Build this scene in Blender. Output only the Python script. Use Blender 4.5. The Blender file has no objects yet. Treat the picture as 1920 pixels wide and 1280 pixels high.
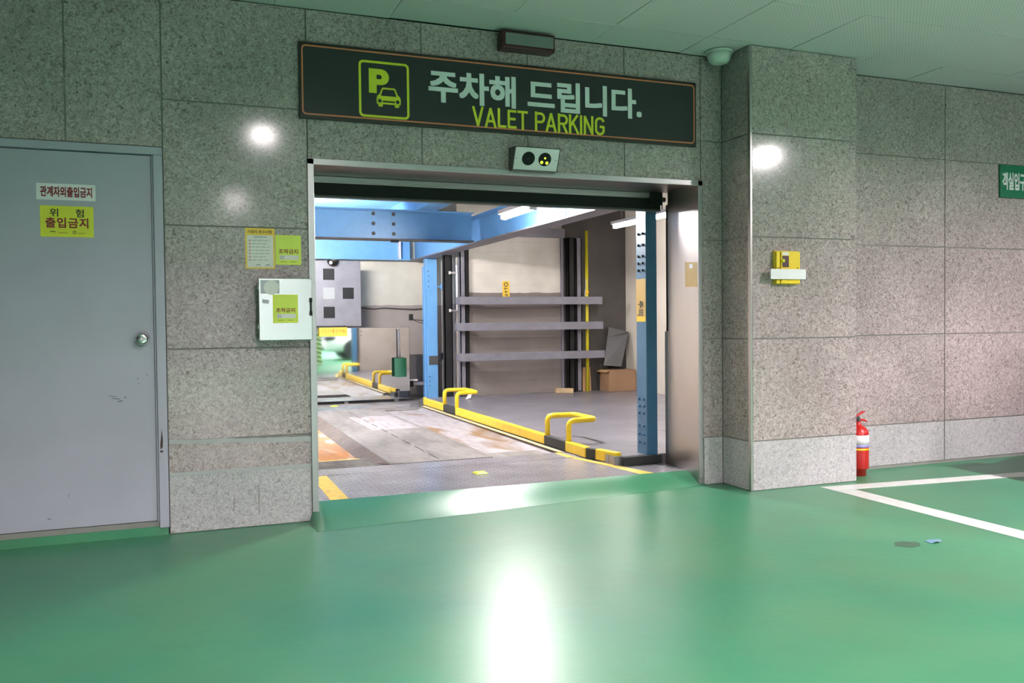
import bpy, bmesh, math, random
from mathutils import Vector, Matrix
random.seed(7)
PI = math.pi
S = bpy.context.scene
COL = S.collection

# ------------------------------------------------------------------ camera
cam_d = bpy.data.cameras.new('camera')
cam_d.sensor_width = 36.0
cam_d.lens = 1607.07 / 1920 * 36
cam_d.clip_start = 0.05
cam = bpy.data.objects.new('camera', cam_d)
COL.objects.link(cam)
YAW, PITCH, ROLL = 0.36998, 0.02404, -0.01019
f_ = Vector((math.sin(YAW) * math.cos(PITCH), math.cos(YAW) * math.cos(PITCH), -math.sin(PITCH)))
r_ = Vector((math.cos(YAW), -math.sin(YAW), 0))
u_ = r_.cross(f_)
r2 = math.cos(ROLL) * r_ + math.sin(ROLL) * u_
u2 = -math.sin(ROLL) * r_ + math.cos(ROLL) * u_
cam.matrix_world = Matrix(((r2.x, u2.x, -f_.x, -0.67401), (r2.y, u2.y, -f_.y, -4.8194),
                           (r2.z, u2.z, -f_.z, 1.1), (0, 0, 0, 1)))
S.camera = cam

# ------------------------------------------------------------------ world and exposure
W = bpy.data.worlds.new('world')
S.world = W
W.use_nodes = True
W.node_tree.nodes['Background'].inputs[0].default_value = (0.8, 0.9, 1.0, 1)
W.node_tree.nodes['Background'].inputs[1].default_value = 0.01
S.view_settings.view_transform = 'Standard'
S.view_settings.look = 'None'
S.view_settings.gamma = 1
S.view_settings.use_curve_mapping = False
S.view_settings.exposure = 0.1

LAMP_KEY = (3200.0, 4200.0, 6500.0, 6500.0)     # round ceiling lamps, middle and right rows, nearest first
LAMP_SIDE = (700.0, 4000.0, 8500.0, 8500.0)     # left row
TUBE = 1250.0                                   # tube lamps in the parking bay


# ------------------------------------------------------------------ materials
def new_mat(name):
    m = bpy.data.materials.new(name)
    m.use_nodes = True
    return m, m.node_tree.nodes, m.node_tree.links, m.node_tree.nodes['Principled BSDF']


def plain(name, col, rough=0.5, metal=0.0, spec=0.5, var=0.06, scale=9.0, bump=0.0, bscale=60.0, coat=0.0):
    m, N, L, B = new_mat(name)
    B.inputs['Roughness'].default_value = rough
    B.inputs['Metallic'].default_value = metal
    B.inputs['Specular IOR Level'].default_value = spec
    B.inputs['Coat Weight'].default_value = coat
    tc = N.new('ShaderNodeTexCoord')
    nz = N.new('ShaderNodeTexNoise')
    nz.inputs['Scale'].default_value = scale
    nz.inputs['Detail'].default_value = 6
    L.new(tc.outputs['Object'], nz.inputs['Vector'])
    rp = N.new('ShaderNodeValToRGB')
    a = [max(0, c * (1 - var)) for c in col]
    b = [min(1, c * (1 + var)) for c in col]
    rp.color_ramp.elements[0].position = 0.3
    rp.color_ramp.elements[1].position = 0.7
    rp.color_ramp.elements[0].color = (*a, 1)
    rp.color_ramp.elements[1].color = (*b, 1)
    L.new(nz.outputs['Fac'], rp.inputs['Fac'])
    L.new(rp.outputs['Color'], B.inputs['Base Color'])
    if bump:
        n2 = N.new('ShaderNodeTexNoise')
        n2.inputs['Scale'].default_value = bscale
        n2.inputs['Detail'].default_value = 4
        L.new(tc.outputs['Object'], n2.inputs['Vector'])
        bp = N.new('ShaderNodeBump')
        bp.inputs['Strength'].default_value = bump
        bp.inputs['Distance'].default_value = 0.01
        L.new(n2.outputs['Fac'], bp.inputs['Height'])
        L.new(bp.outputs['Normal'], B.inputs['Normal'])
    return m


def granite(name, cols, rough, scale=52.0, stain=0.25):
    m, N, L, B = new_mat(name)
    tc = N.new('ShaderNodeTexCoord')
    nz = N.new('ShaderNodeTexNoise')
    nz.inputs['Scale'].default_value = scale
    nz.inputs['Detail'].default_value = 5
    nz.inputs['Roughness'].default_value = 0.62
    nz.inputs['Distortion'].default_value = 1.6
    L.new(tc.outputs['Object'], nz.inputs['Vector'])
    rp = N.new('ShaderNodeValToRGB')
    E = rp.color_ramp.elements
    E[0].position = 0.30
    E[0].color = (*cols[0], 1)
    E[1].position = 0.40
    E[1].color = (*cols[1], 1)
    e = E.new(0.52)
    e.color = (*cols[2], 1)
    e = E.new(0.66)
    e.color = (*cols[3], 1)
    L.new(nz.outputs['Fac'], rp.inputs['Fac'])
    big = N.new('ShaderNodeTexNoise')
    big.inputs['Scale'].default_value = 1.7
    big.inputs['Detail'].default_value = 4
    L.new(tc.outputs['Object'], big.inputs['Vector'])
    r2_ = N.new('ShaderNodeValToRGB')
    r2_.color_ramp.elements[0].position = 0.3
    r2_.color_ramp.elements[1].position = 0.7
    r2_.color_ramp.elements[0].color = (1 - stain, 1 - stain, 1 - stain * 1.1, 1)
    r2_.color_ramp.elements[1].color = (1, 0.985, 0.97, 1)
    L.new(big.outputs['Fac'], r2_.inputs['Fac'])
    mx = N.new('ShaderNodeMix')
    mx.data_type = 'RGBA'
    mx.blend_type = 'MULTIPLY'
    mx.inputs['Factor'].default_value = 1
    L.new(rp.outputs['Color'], mx.inputs['A'])
    L.new(r2_.outputs['Color'], mx.inputs['B'])
    L.new(mx.outputs['Result'], B.inputs['Base Color'])
    B.inputs['Roughness'].default_value = rough
    return m


def green_floor():
    m, N, L, B = new_mat('green_epoxy')
    tc = N.new('ShaderNodeTexCoord')
    a = N.new('ShaderNodeTexNoise')
    a.inputs['Scale'].default_value = 0.9
    a.inputs['Detail'].default_value = 3
    a.inputs['Distortion'].default_value = 0.3
    L.new(tc.outputs['Object'], a.inputs['Vector'])
    rp = N.new('ShaderNodeValToRGB')
    E = rp.color_ramp.elements
    E[0].position = 0.33
    E[0].color = (0.027, 0.19, 0.108, 1)
    E[1].position = 0.68
    E[1].color = (0.068, 0.245, 0.125, 1)
    e = E.new(0.5)
    e.color = (0.046, 0.22, 0.116, 1)
    L.new(a.outputs['Fac'], rp.inputs['Fac'])
    L.new(rp.outputs['Color'], B.inputs['Base Color'])
    # tyre dust: a dull brownish bloom with a shape of its own
    d = N.new('ShaderNodeTexNoise')
    d.inputs['Scale'].default_value = 1.6
    d.inputs['Detail'].default_value = 3
    L.new(tc.outputs['Object'], d.inputs['Vector'])
    dr = N.new('ShaderNodeValToRGB')
    dr.color_ramp.elements[0].position = 0.45
    dr.color_ramp.elements[1].position = 0.9
    dr.color_ramp.elements[0].color = (0, 0, 0, 1)
    dr.color_ramp.elements[1].color = (0.6, 0.6, 0.6, 1)
    L.new(d.outputs['Fac'], dr.inputs['Fac'])
    mx = N.new('ShaderNodeMix')
    mx.data_type = 'RGBA'
    L.new(dr.outputs['Color'], mx.inputs['Factor'])
    L.new(rp.outputs['Color'], mx.inputs['A'])
    mx.inputs['B'].default_value = (0.1, 0.18, 0.09, 1)
    L.new(mx.outputs['Result'], B.inputs['Base Color'])
    B.inputs['Roughness'].default_value = 0.36
    b1 = N.new('ShaderNodeTexNoise')
    b1.inputs['Scale'].default_value = 14
    b1.inputs['Detail'].default_value = 5
    L.new(tc.outputs['Object'], b1.inputs['Vector'])
    bp = N.new('ShaderNodeBump')
    bp.inputs['Strength'].default_value = 0.16
    bp.inputs['Distance'].default_value = 0.006
    L.new(b1.outputs['Fac'], bp.inputs['Height'])
    L.new(bp.outputs['Normal'], B.inputs['Normal'])
    return m


def checker_plate(name, col, rough=0.4, metal=0.35):
    m, N, L, B = new_mat(name)
    tc = N.new('ShaderNodeTexCoord')
    mp = N.new('ShaderNodeMapping')
    mp.inputs['Rotation'].default_value = (0, 0, PI / 4)
    L.new(tc.outputs['Object'], mp.inputs['Vector'])
    sx = N.new('ShaderNodeSeparateXYZ')
    L.new(mp.outputs['Vector'], sx.inputs['Vector'])

    def math_(op, a, b=None):
        n = N.new('ShaderNodeMath')
        n.operation = op
        for i, v in enumerate((a, b)):
            if v is None:
                continue
            if isinstance(v, (int, float)):
                n.inputs[i].default_value = v
            else:
                L.new(v, n.inputs[i])
        return n.outputs[0]
    k = 2 * PI / 0.056
    sa = math_('SINE', math_('MULTIPLY', sx.outputs['X'], k))
    sb = math_('SINE', math_('MULTIPLY', sx.outputs['Y'], k))
    # two families of short raised dashes, alternating
    ha = math_('MULTIPLY', math_('GREATER_THAN', sa, 0.45), math_('GREATER_THAN', sb, -0.75))
    hb = math_('MULTIPLY', math_('GREATER_THAN', math_('MULTIPLY', sb, -1), 0.45), math_('GREATER_THAN', math_('MULTIPLY', sa, -1), -0.2))
    h = math_('MAXIMUM', math_('MULTIPLY', sa, sb), math_('MULTIPLY', math_('MAXIMUM', ha, hb), 0.8))
    bp = N.new('ShaderNodeBump')
    bp.inputs['Strength'].default_value = 1.0
    bp.inputs['Distance'].default_value = 0.022
    L.new(h, bp.inputs['Height'])
    L.new(bp.outputs['Normal'], B.inputs['Normal'])
    nz = N.new('ShaderNodeTexNoise')
    nz.inputs['Scale'].default_value = 3
    nz.inputs['Detail'].default_value = 8
    L.new(tc.outputs['Object'], nz.inputs['Vector'])
    rp = N.new('ShaderNodeValToRGB')
    rp.color_ramp.elements[0].position = 0.3
    rp.color_ramp.elements[1].position = 0.7
    rp.color_ramp.elements[0].color = (*[c * 0.75 for c in col], 1)
    rp.color_ramp.elements[1].color = (*[c * 1.15 for c in col], 1)
    L.new(nz.outputs['Fac'], rp.inputs['Fac'])
    L.new(rp.outputs['Color'], B.inputs['Base Color'])
    B.inputs['Roughness'].default_value = rough
    B.inputs['Metallic'].default_value = metal
    return m


def two_tone(name, low, high, zsplit, slats=0.0):
    m, N, L, B = new_mat(name)
    tc = N.new('ShaderNodeTexCoord')
    sx = N.new('ShaderNodeSeparateXYZ')
    L.new(tc.outputs['Object'], sx.inputs['Vector'])
    nz = N.new('ShaderNodeTexNoise')
    nz.inputs['Scale'].default_value = 2.5
    nz.inputs['Detail'].default_value = 8
    L.new(tc.outputs['Object'], nz.inputs['Vector'])
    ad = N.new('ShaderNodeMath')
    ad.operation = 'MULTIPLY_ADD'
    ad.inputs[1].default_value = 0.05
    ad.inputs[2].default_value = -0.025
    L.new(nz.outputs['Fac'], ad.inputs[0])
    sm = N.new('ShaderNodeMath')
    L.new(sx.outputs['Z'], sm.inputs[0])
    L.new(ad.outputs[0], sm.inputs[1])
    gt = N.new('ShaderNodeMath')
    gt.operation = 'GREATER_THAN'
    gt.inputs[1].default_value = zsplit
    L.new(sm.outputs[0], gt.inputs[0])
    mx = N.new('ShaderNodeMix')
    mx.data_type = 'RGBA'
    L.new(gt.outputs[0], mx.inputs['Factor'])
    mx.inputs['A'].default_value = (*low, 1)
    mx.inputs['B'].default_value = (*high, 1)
    m2 = N.new('ShaderNodeMix')
    m2.data_type = 'RGBA'
    m2.blend_type = 'MULTIPLY'
    m2.inputs['Factor'].default_value = 0.5
    rp = N.new('ShaderNodeValToRGB')
    rp.color_ramp.elements[0].position = 0.35
    rp.color_ramp.elements[1].position = 0.6
    rp.color_ramp.elements[0].color = (0.7, 0.68, 0.66, 1)
    rp.color_ramp.elements[1].color = (1, 1, 1, 1)
    L.new(nz.outputs['Fac'], rp.inputs['Fac'])
    L.new(mx.outputs['Result'], m2.inputs['A'])
    L.new(rp.outputs['Color'], m2.inputs['B'])
    L.new(m2.outputs['Result'], B.inputs['Base Color'])
    B.inputs['Roughness'].default_value = 0.7
    if slats:
        w = N.new('ShaderNodeMath')
        w.operation = 'MULTIPLY'
        w.inputs[1].default_value = 2 * PI / slats
        L.new(sx.outputs['Z'], w.inputs[0])
        sn = N.new('ShaderNodeMath')
        sn.operation = 'SINE'
        L.new(w.outputs[0], sn.inputs[0])
        pw = N.new('ShaderNodeMath')
        pw.operation = 'GREATER_THAN'
        pw.inputs[1].default_value = 0.93
        L.new(sn.outputs[0], pw.inputs[0])
        bp = N.new('ShaderNodeBump')
        bp.invert = True
        bp.inputs['Strength'].default_value = 1.0
        bp.inputs['Distance'].default_value = 0.015
        L.new(pw.outputs[0], bp.inputs['Height'])
        L.new(bp.outputs['Normal'], B.inputs['Normal'])
    return m


def pallet_mat(name, base, stain, lo=0.5, hi=0.62, scale=2.2, rough=0.55):
    m, N, L, B = new_mat(name)
    tc = N.new('ShaderNodeTexCoord')
    mp = N.new('ShaderNodeMapping')
    mp.inputs['Scale'].default_value = (1.6, 0.5, 1)
    L.new(tc.outputs['Object'], mp.inputs['Vector'])
    nz = N.new('ShaderNodeTexNoise')
    nz.inputs['Scale'].default_value = scale
    nz.inputs['Detail'].default_value = 9
    nz.inputs['Distortion'].default_value = 0.6
    L.new(mp.outputs['Vector'], nz.inputs['Vector'])
    rp = N.new('ShaderNodeValToRGB')
    E = rp.color_ramp.elements
    E[0].position = lo
    E[0].color = (*base, 1)
    E[1].position = hi
    E[1].color = (*stain, 1)
    L.new(nz.outputs['Fac'], rp.inputs['Fac'])
    n2 = N.new('ShaderNodeTexNoise')
    n2.inputs['Scale'].default_value = 11
    n2.inputs['Detail'].default_value = 9
    L.new(mp.outputs['Vector'], n2.inputs['Vector'])
    r3 = N.new('ShaderNodeValToRGB')
    r3.color_ramp.elements[0].position = 0.3
    r3.color_ramp.elements[1].position = 0.62
    r3.color_ramp.elements[0].color = (0.72, 0.7, 0.69, 1)
    r3.color_ramp.elements[1].color = (1, 1, 1, 1)
    L.new(n2.outputs['Fac'], r3.inputs['Fac'])
    mx = N.new('ShaderNodeMix')
    mx.data_type = 'RGBA'
    mx.blend_type = 'MULTIPLY'
    mx.inputs['Factor'].default_value = 1
    L.new(rp.outputs['Color'], mx.inputs['A'])
    L.new(r3.outputs['Color'], mx.inputs['B'])
    L.new(mx.outputs['Result'], B.inputs['Base Color'])
    B.inputs['Roughness'].default_value = rough
    return m


def brushed(name, col, rough, horizontal=True, metal=1.0):
    m, N, L, B = new_mat(name)
    tc = N.new('ShaderNodeTexCoord')
    mp = N.new('ShaderNodeMapping')
    mp.inputs['Scale'].default_value = (2, 2, 70) if horizontal else (70, 70, 2)
    L.new(tc.outputs['Object'], mp.inputs['Vector'])
    nz = N.new('ShaderNodeTexNoise')
    nz.inputs['Scale'].default_value = 3
    nz.inputs['Detail'].default_value = 5
    L.new(mp.outputs['Vector'], nz.inputs['Vector'])
    mr = N.new('ShaderNodeMapRange')
    mr.inputs['To Min'].default_value = rough * 0.92
    mr.inputs['To Max'].default_value = rough * 1.1
    L.new(nz.outputs['Fac'], mr.inputs['Value'])
    L.new(mr.outputs['Result'], B.inputs['Roughness'])
    B.inputs['Base Color'].default_value = (*col, 1)
    B.inputs['Metallic'].default_value = metal
    return m


def perforated(name):
    m, N, L, B = new_mat(name)
    tc = N.new('ShaderNodeTexCoord')
    sx = N.new('ShaderNodeSeparateXYZ')
    L.new(tc.outputs['Object'], sx.inputs['Vector'])

    def mm(op, a, b=None):
        n = N.new('ShaderNodeMath')
        n.operation = op
        for i, v in enumerate((a, b)):
            if v is None:
                continue
            if isinstance(v, (int, float)):
                n.inputs[i].default_value = v
            else:
                L.new(v, n.inputs[i])
        return n.outputs[0]
    k = 2 * PI / 0.024
    h = mm('GREATER_THAN', mm('MULTIPLY', mm('SINE', mm('MULTIPLY', sx.outputs['X'], k)), mm('SINE', mm('MULTIPLY', sx.outputs['Y'], k))), 0.55)
    rp = N.new('ShaderNodeValToRGB')
    rp.color_ramp.elements[0].color = (0.68, 0.63, 0.655, 1)
    rp.color_ramp.elements[1].color = (0.49, 0.455, 0.47, 1)
    L.new(h, rp.inputs['Fac'])
    L.new(rp.outputs['Color'], B.inputs['Base Color'])
    B.inputs['Roughness'].default_value = 0.75
    return m


def emit(name, col, strength):
    m, N, L, B = new_mat(name)
    B.inputs['Base Color'].default_value = (*col, 1)
    B.inputs['Emission Color'].default_value = (*col, 1)
    B.inputs['Emission Strength'].default_value = strength
    return m


M = {}
M['granite'] = granite('polished_granite', [(0.13, 0.1, 0.095), (0.3, 0.237, 0.24), (0.47, 0.378, 0.39), (0.61, 0.505, 0.52)], 0.12)
M['granite_base'] = granite('rough_base_granite', [(0.2, 0.185, 0.195), (0.37, 0.345, 0.365), (0.5, 0.465, 0.49), (0.61, 0.575, 0.6)], 0.4, 60, 0.18)
M['mortar'] = plain('mortar', (0.23, 0.22, 0.205), 0.8, bump=0.3)
M['cement'] = plain('smeared_cement', (0.4, 0.4, 0.4), 0.75, bump=0.5, bscale=40)
M['floor'] = green_floor()
M['white_paint'] = plain('white_road_paint', (0.66, 0.66, 0.64), 0.4, var=0.09, scale=14)
M['yellow_paint'] = plain('worn_yellow_paint', (0.74, 0.5, 0.09), 0.45, var=0.25, scale=18)
M['pale_yellow'] = plain('dusty_yellow_paint', (0.5, 0.42, 0.24), 0.5, var=0.2, scale=10)
M['dark_sheet'] = plain('dark_wall_sheet', (0.055, 0.049, 0.045), 0.5, var=0.15, scale=3)
M['yellow_rail'] = plain('yellow_enamel', (0.83, 0.56, 0.02), 0.32, var=0.08, scale=12)
M['ceiling'] = perforated('perforated_ceiling_tile')
M['ceiling_gap'] = plain('ceiling_gap', (0.12, 0.13, 0.12), 0.8)
M['door'] = plain('grey_blue_door_paint', (0.395, 0.375, 0.455), 0.42, var=0.05, scale=3)
M['chip'] = plain('paint_chip', (0.06, 0.035, 0.03), 0.8)
M['scuff'] = plain('scuff_grey', (0.14, 0.15, 0.165), 0.7)
M['stainless'] = brushed('brushed_stainless', (0.42, 0.4, 0.41), 0.34)
M['stainless_dull'] = brushed('dull_stainless', (0.5, 0.48, 0.47), 0.27)
M['stainless_bright'] = brushed('bright_stainless', (0.7, 0.66, 0.68), 0.24, False)
M['lintel'] = plain('dull_lintel_steel', (0.19, 0.175, 0.17), 0.4, 1.0, var=0.05, scale=2)
M['reveal'] = plain('reveal_steel', (0.46, 0.43, 0.42), 0.3, 1.0, var=0.03, scale=2)
M['chrome'] = plain('chrome', (0.42, 0.4, 0.4), 0.16, 1.0)
M['blue'] = plain('light_blue_enamel', (0.15, 0.37, 0.68), 0.35, var=0.06, bump=0.05, bscale=18)
M['blue_post'] = plain('mid_blue_enamel', (0.045, 0.135, 0.25), 0.4, var=0.08)
M['black'] = plain('black_paint', (0.012, 0.012, 0.012), 0.55, spec=0.25)
M['rubber'] = plain('black_rubber', (0.02, 0.02, 0.021), 0.7)
M['dark_grey'] = plain('dark_grey_steel', (0.07, 0.068, 0.07), 0.5)
M['mid_grey'] = plain('mid_grey_steel', (0.165, 0.16, 0.19), 0.5, var=0.1)
M['board'] = plain('grey_board', (0.125, 0.122, 0.135), 0.45, var=0.12, scale=6)
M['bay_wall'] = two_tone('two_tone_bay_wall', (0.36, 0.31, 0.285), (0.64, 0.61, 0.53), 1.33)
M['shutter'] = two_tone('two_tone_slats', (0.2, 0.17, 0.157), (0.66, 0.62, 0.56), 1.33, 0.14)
M['cream'] = plain('cream_wall', (0.6, 0.55, 0.48), 0.7, var=0.05, scale=3)
M['plate'] = checker_plate('checker_plate', (0.36, 0.345, 0.39), 0.24, 0.3)
M['walk_plate'] = checker_plate('grey_checker_plate', (0.235, 0.225, 0.26), 0.28, 0.25)
M['pallet'] = pallet_mat('dusty_pallet', (0.22, 0.2, 0.195), (0.135, 0.12, 0.115), 0.42, 0.66)
M['rust'] = pallet_mat('rusty_trough', (0.4, 0.17, 0.045), (0.5, 0.45, 0.41), 0.56, 0.66, 3.0)
M['trough'] = pallet_mat('stained_trough', (0.31, 0.285, 0.3), (0.2, 0.12, 0.06), 0.56, 0.66, 2.0)
M['slope'] = plain('pallet_slope', (0.13, 0.1, 0.09), 0.6, var=0.25)
M['mirror'] = plain('mirror_glass', (0.78, 0.8, 0.79), 0.035, 1.0, var=0.02)
M['red'] = plain('red_enamel', (0.5, 0.012, 0.012), 0.3, coat=0.3)
M['white'] = plain('white_plastic', (0.78, 0.73, 0.75), 0.45)
M['paper'] = plain('white_paper', (0.72, 0.68, 0.64), 0.6)
M['sign_black'] = plain('charcoal_sign_face', (0.017, 0.018, 0.021), 0.42)
M['sign_frame'] = plain('brown_black_frame', (0.02, 0.013, 0.012), 0.4)
M['orange'] = plain('orange_line', (0.75, 0.21, 0.09), 0.45)
M['lime'] = plain('lime_yellow', (0.78, 0.74, 0.03), 0.45)
M['lime_sticker'] = plain('lime_sticker', (0.62, 0.72, 0.07), 0.4)
M['yellow_sticker'] = plain('yellow_sticker', (0.68, 0.66, 0.03), 0.4)
M['sign_white'] = plain('pale_grey_letters', (0.8, 0.77, 0.79), 0.45)
M['amber'] = plain('amber_sticker', (0.8, 0.52, 0.035), 0.45)
M['tan'] = plain('faded_tan_sticker', (0.5, 0.32, 0.09), 0.5)
M['dark_red'] = plain('dark_red_ink', (0.24, 0.006, 0.014), 0.5)
M['ink'] = plain('black_ink', (0.022, 0.018, 0.014), 0.55)
M['brown_ink'] = plain('brown_ink', (0.2, 0.07, 0.01), 0.55)
M['grey_ink'] = plain('grey_ink', (0.33, 0.3, 0.3), 0.55)
M['pink_ink'] = plain('pale_red_ink', (0.62, 0.28, 0.26), 0.55)
M['label_grey'] = plain('label_grey', (0.42, 0.42, 0.46), 0.4)
M['violet_ink'] = plain('violet_band', (0.3, 0.27, 0.6), 0.5)
M['green_sign'] = plain('green_sign', (0.008, 0.16, 0.075), 0.4)
M['cardboard'] = plain('cardboard', (0.27, 0.155, 0.085), 0.75, var=0.12, scale=5)
M['tape'] = plain('parcel_tape', (0.46, 0.27, 0.13), 0.35)
M['wood'] = plain('bare_wood', (0.42, 0.3, 0.17), 0.7, var=0.2)
M['pipe_yellow'] = plain('yellow_pipe', (0.6, 0.52, 0.02), 0.4)
M['shovel_green'] = plain('green_plastic', (0.008, 0.085, 0.042), 0.45)
M['frame_red'] = plain('dark_red_frame', (0.055, 0.008, 0.01), 0.4)
M['lamp_face'] = plain('unlit_lamp_face', (0.19, 0.2, 0.2), 0.35)
M['led_green'] = emit('lit_green_dot', (0.75, 1.0, 0.05), 1.3)
M['lens_dark'] = plain('dark_lens', (0.009, 0.009, 0.009), 0.5, spec=0.15)
M['dome'] = plain('dome_housing', (0.6, 0.63, 0.61), 0.4)
M['stud'] = plain('reflector_stud', (0.72, 0.8, 0.03), 0.3)
M['stripe_lime'] = plain('hazard_lime', (0.55, 0.8, 0.35), 0.5)
M['foil'] = plain('blue_foil', (0.25, 0.45, 0.65), 0.2, 0.3)
M['grime'] = plain('grime_patch', (0.05, 0.11, 0.07), 0.5, var=0.3, scale=30)
M['car_white'] = plain('white_car_paint', (0.72, 0.74, 0.74), 0.18, coat=0.6, var=0.01)
M['car_dark'] = plain('dark_car_paint', (0.03, 0.033, 0.04), 0.18, coat=0.6, var=0.01)
M['glass'] = plain('tinted_glass', (0.02, 0.024, 0.026), 0.05)
for i in range(4):
    M['lamp_key%d' % i] = emit('lit_lamp_diffuser_bright', (1.0, 0.9, 0.93), LAMP_KEY[i])
    M['lamp_right%d' % i] = emit('lit_lamp_diffuser_right', (1.0, 0.9, 0.93), (3500.0, 2500.0, 4000.0, 4000.0)[i])
    M['lamp_side%d' % i] = emit('lit_lamp_diffuser', (1.0, 0.9, 0.93), LAMP_SIDE[i])
M['tube_weak'] = emit('lit_weak_tube', (1.0, 0.95, 0.92), TUBE * 0.18)
M['tube'] = emit('lit_tube', (1.0, 0.95, 0.92), TUBE)


# ------------------------------------------------------------------ mesh helpers
class MB:
    def __init__(self):
        self.bm = bmesh.new()
        self.mats = []

    def mi(self, m):
        if m not in self.mats:
            self.mats.append(m)
        return self.mats.index(m)

    def face(self, pts, m):
        vs = [self.bm.verts.new(p) for p in pts]
        f = self.bm.faces.new(vs)
        f.material_index = self.mi(m)
        return f

    def box(self, x0, x1, y0, y1, z0, z1, m):
        P = [Vector((x, y, z)) for x in (x0, x1) for y in (y0, y1) for z in (z0, z1)]
        self.hexa(P, m)

    def hexa(self, P, m):
        v = [self.bm.verts.new(p) for p in P]
        for q in ((0, 1, 3, 2), (4, 6, 7, 5), (0, 4, 5, 1), (2, 3, 7, 6), (0, 2, 6, 4), (1, 5, 7, 3)):
            f = self.bm.faces.new([v[i] for i in q])
            f.material_index = self.mi(m)

    def prism(self, poly, fn, d0, d1, m):
        """poly of (u, v); fn(u, v, d) -> 3d point"""
        a = [self.bm.verts.new(fn(u, v, d0)) for u, v in poly]
        b = [self.bm.verts.new(fn(u, v, d1)) for u, v in poly]
        k = self.mi(m)
        n = len(poly)
        for i in range(n):
            f = self.bm.faces.new((a[i], a[(i + 1) % n], b[(i + 1) % n], b[i]))
            f.material_index = k
        f = self.bm.faces.new(a[::-1])
        f.material_index = k
        f = self.bm.faces.new(b)
        f.material_index = k

    def ring(self, outer, inner, fn, d0, d1, m):
        """band between two polygons with the same number of points"""
        n = len(outer)
        k = self.mi(m)
        A = [[self.bm.verts.new(fn(u, v, d)) for u, v in P] for P in (outer, inner) for d in (d0, d1)]
        for i in range(n):
            j = (i + 1) % n
            for p, q in ((0, 1), (1, 3), (3, 2), (2, 0)):
                f = self.bm.faces.new((A[p][i], A[p][j], A[q][j], A[q][i]))
                f.material_index = k

    def tube(self, path, r, m, seg=12, caps=True):
        path = [Vector(p) for p in path]
        rings = []
        prev = None
        for i, p in enumerate(path):
            t = (path[min(i + 1, len(path) - 1)] - path[max(i - 1, 0)]).normalized()
            if prev is None:
                a = t.orthogonal().normalized()
            else:
                a = (prev - t * prev.dot(t)).normalized()
            prev = a
            b = t.cross(a)
            rr = r[i] if isinstance(r, (list, tuple)) else r
            rings.append([self.bm.verts.new(p + rr * (math.cos(2 * PI * k / seg) * a + math.sin(2 * PI * k / seg) * b)) for k in range(seg)])
        k_ = self.mi(m)
        for A, B in zip(rings, rings[1:]):
            for k in range(seg):
                f = self.bm.faces.new((A[k], A[(k + 1) % seg], B[(k + 1) % seg], B[k]))
                f.material_index = k_
                f.smooth = True
        if caps:
            for q in (rings[0][::-1], rings[-1]):
                f = self.bm.faces.new(q)
                f.material_index = k_

    def lathe(self, c, axis, prof, m, seg=24):
        """prof: list of (distance along axis, radius)"""
        c = Vector(c)
        ax = Vector(axis).normalized()
        a = ax.orthogonal().normalized()
        b = ax.cross(a)
        rings = [[self.bm.verts.new(c + ax * d + max(r, 1e-4) * (math.cos(2 * PI * k / seg) * a + math.sin(2 * PI * k / seg) * b)) for k in range(seg)] for d, r in prof]
        k_ = self.mi(m)
        for i, (A, B) in enumerate(zip(rings, rings[1:])):
            flat = abs(prof[i + 1][0] - prof[i][0]) < 0.35 * abs(prof[i + 1][1] - prof[i][1])
            for k in range(seg):
                f = self.bm.faces.new((A[k], A[(k + 1) % seg], B[(k + 1) % seg], B[k]))
                f.material_index = k_
                f.smooth = not flat
        for q in (rings[0][::-1], rings[-1]):
            self.bm.faces.new(q).material_index = k_

    def build(self, name, parent=None, bevel=0.0, smooth=False, origin=None, seg=2):
        bm = self.bm
        bmesh.ops.recalc_face_normals(bm, faces=bm.faces[:])
        o_ = Vector(origin) if origin is not None else (Vector(parent['_o']) if parent is not None and '_o' in parent else Vector((0, 0, 0)))
        bmesh.ops.translate(bm, verts=bm.verts[:], vec=-o_)
        me = bpy.data.meshes.new(name)
        bm.to_mesh(me)
        bm.free()
        for m in self.mats:
            me.materials.append(m)
        ob = bpy.data.objects.new(name, me)
        COL.objects.link(ob)
        if smooth:
            for p in me.polygons:
                p.use_smooth = True
        if parent is not None:
            ob.parent = parent
            base = Vector(parent['_o']) if '_o' in parent else Vector((0, 0, 0))
            ob.location = o_ - base if origin is not None else (0, 0, 0)
        else:
            ob.location = o_
        ob['_o'] = tuple(o_)
        if bevel:
            b = ob.modifiers.new('bevel', 'BEVEL')
            b.width = bevel
            b.segments = seg
            b.limit_method = 'ANGLE'
            b.angle_limit = 0.6
        return ob


def thing(name, label, cat, loc, group=None):
    o = bpy.data.objects.new(name, None)
    o.empty_display_size = 0.1
    COL.objects.link(o)
    o.location = loc
    o['_o'] = tuple(loc)
    return tag(o, label, cat, group)


def tag(o, label, cat, group=None, kind='thing'):
    o['label'] = label
    o['category'] = cat
    o['kind'] = kind
    if group:
        o['group'] = group
    return o


def struct(o, label=None):
    o['kind'] = 'structure'
    if label:
        o['label'] = label
    return o


def front(y):
    """facing -y, d goes out of the surface toward -y"""
    return lambda u, v, d: Vector((u, y - d, v))


def rrect(x0, x1, z0, z1, r, n=5):
    P = []
    for cx, cz, a0 in ((x1 - r, z1 - r, 0), (x0 + r, z1 - r, 90), (x0 + r, z0 + r, 180), (x1 - r, z0 + r, 270)):
        for i in range(n + 1):
            a = math.radians(a0 + 90 * i / n)
            P.append((cx + r * math.cos(a), cz + r * math.sin(a)))
    return P


def circ(cx, cz, r, n=24, rz=None):
    return [(cx + r * math.cos(2 * PI * i / n), cz + (rz or r) * math.sin(2 * PI * i / n)) for i in range(n)]


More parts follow.
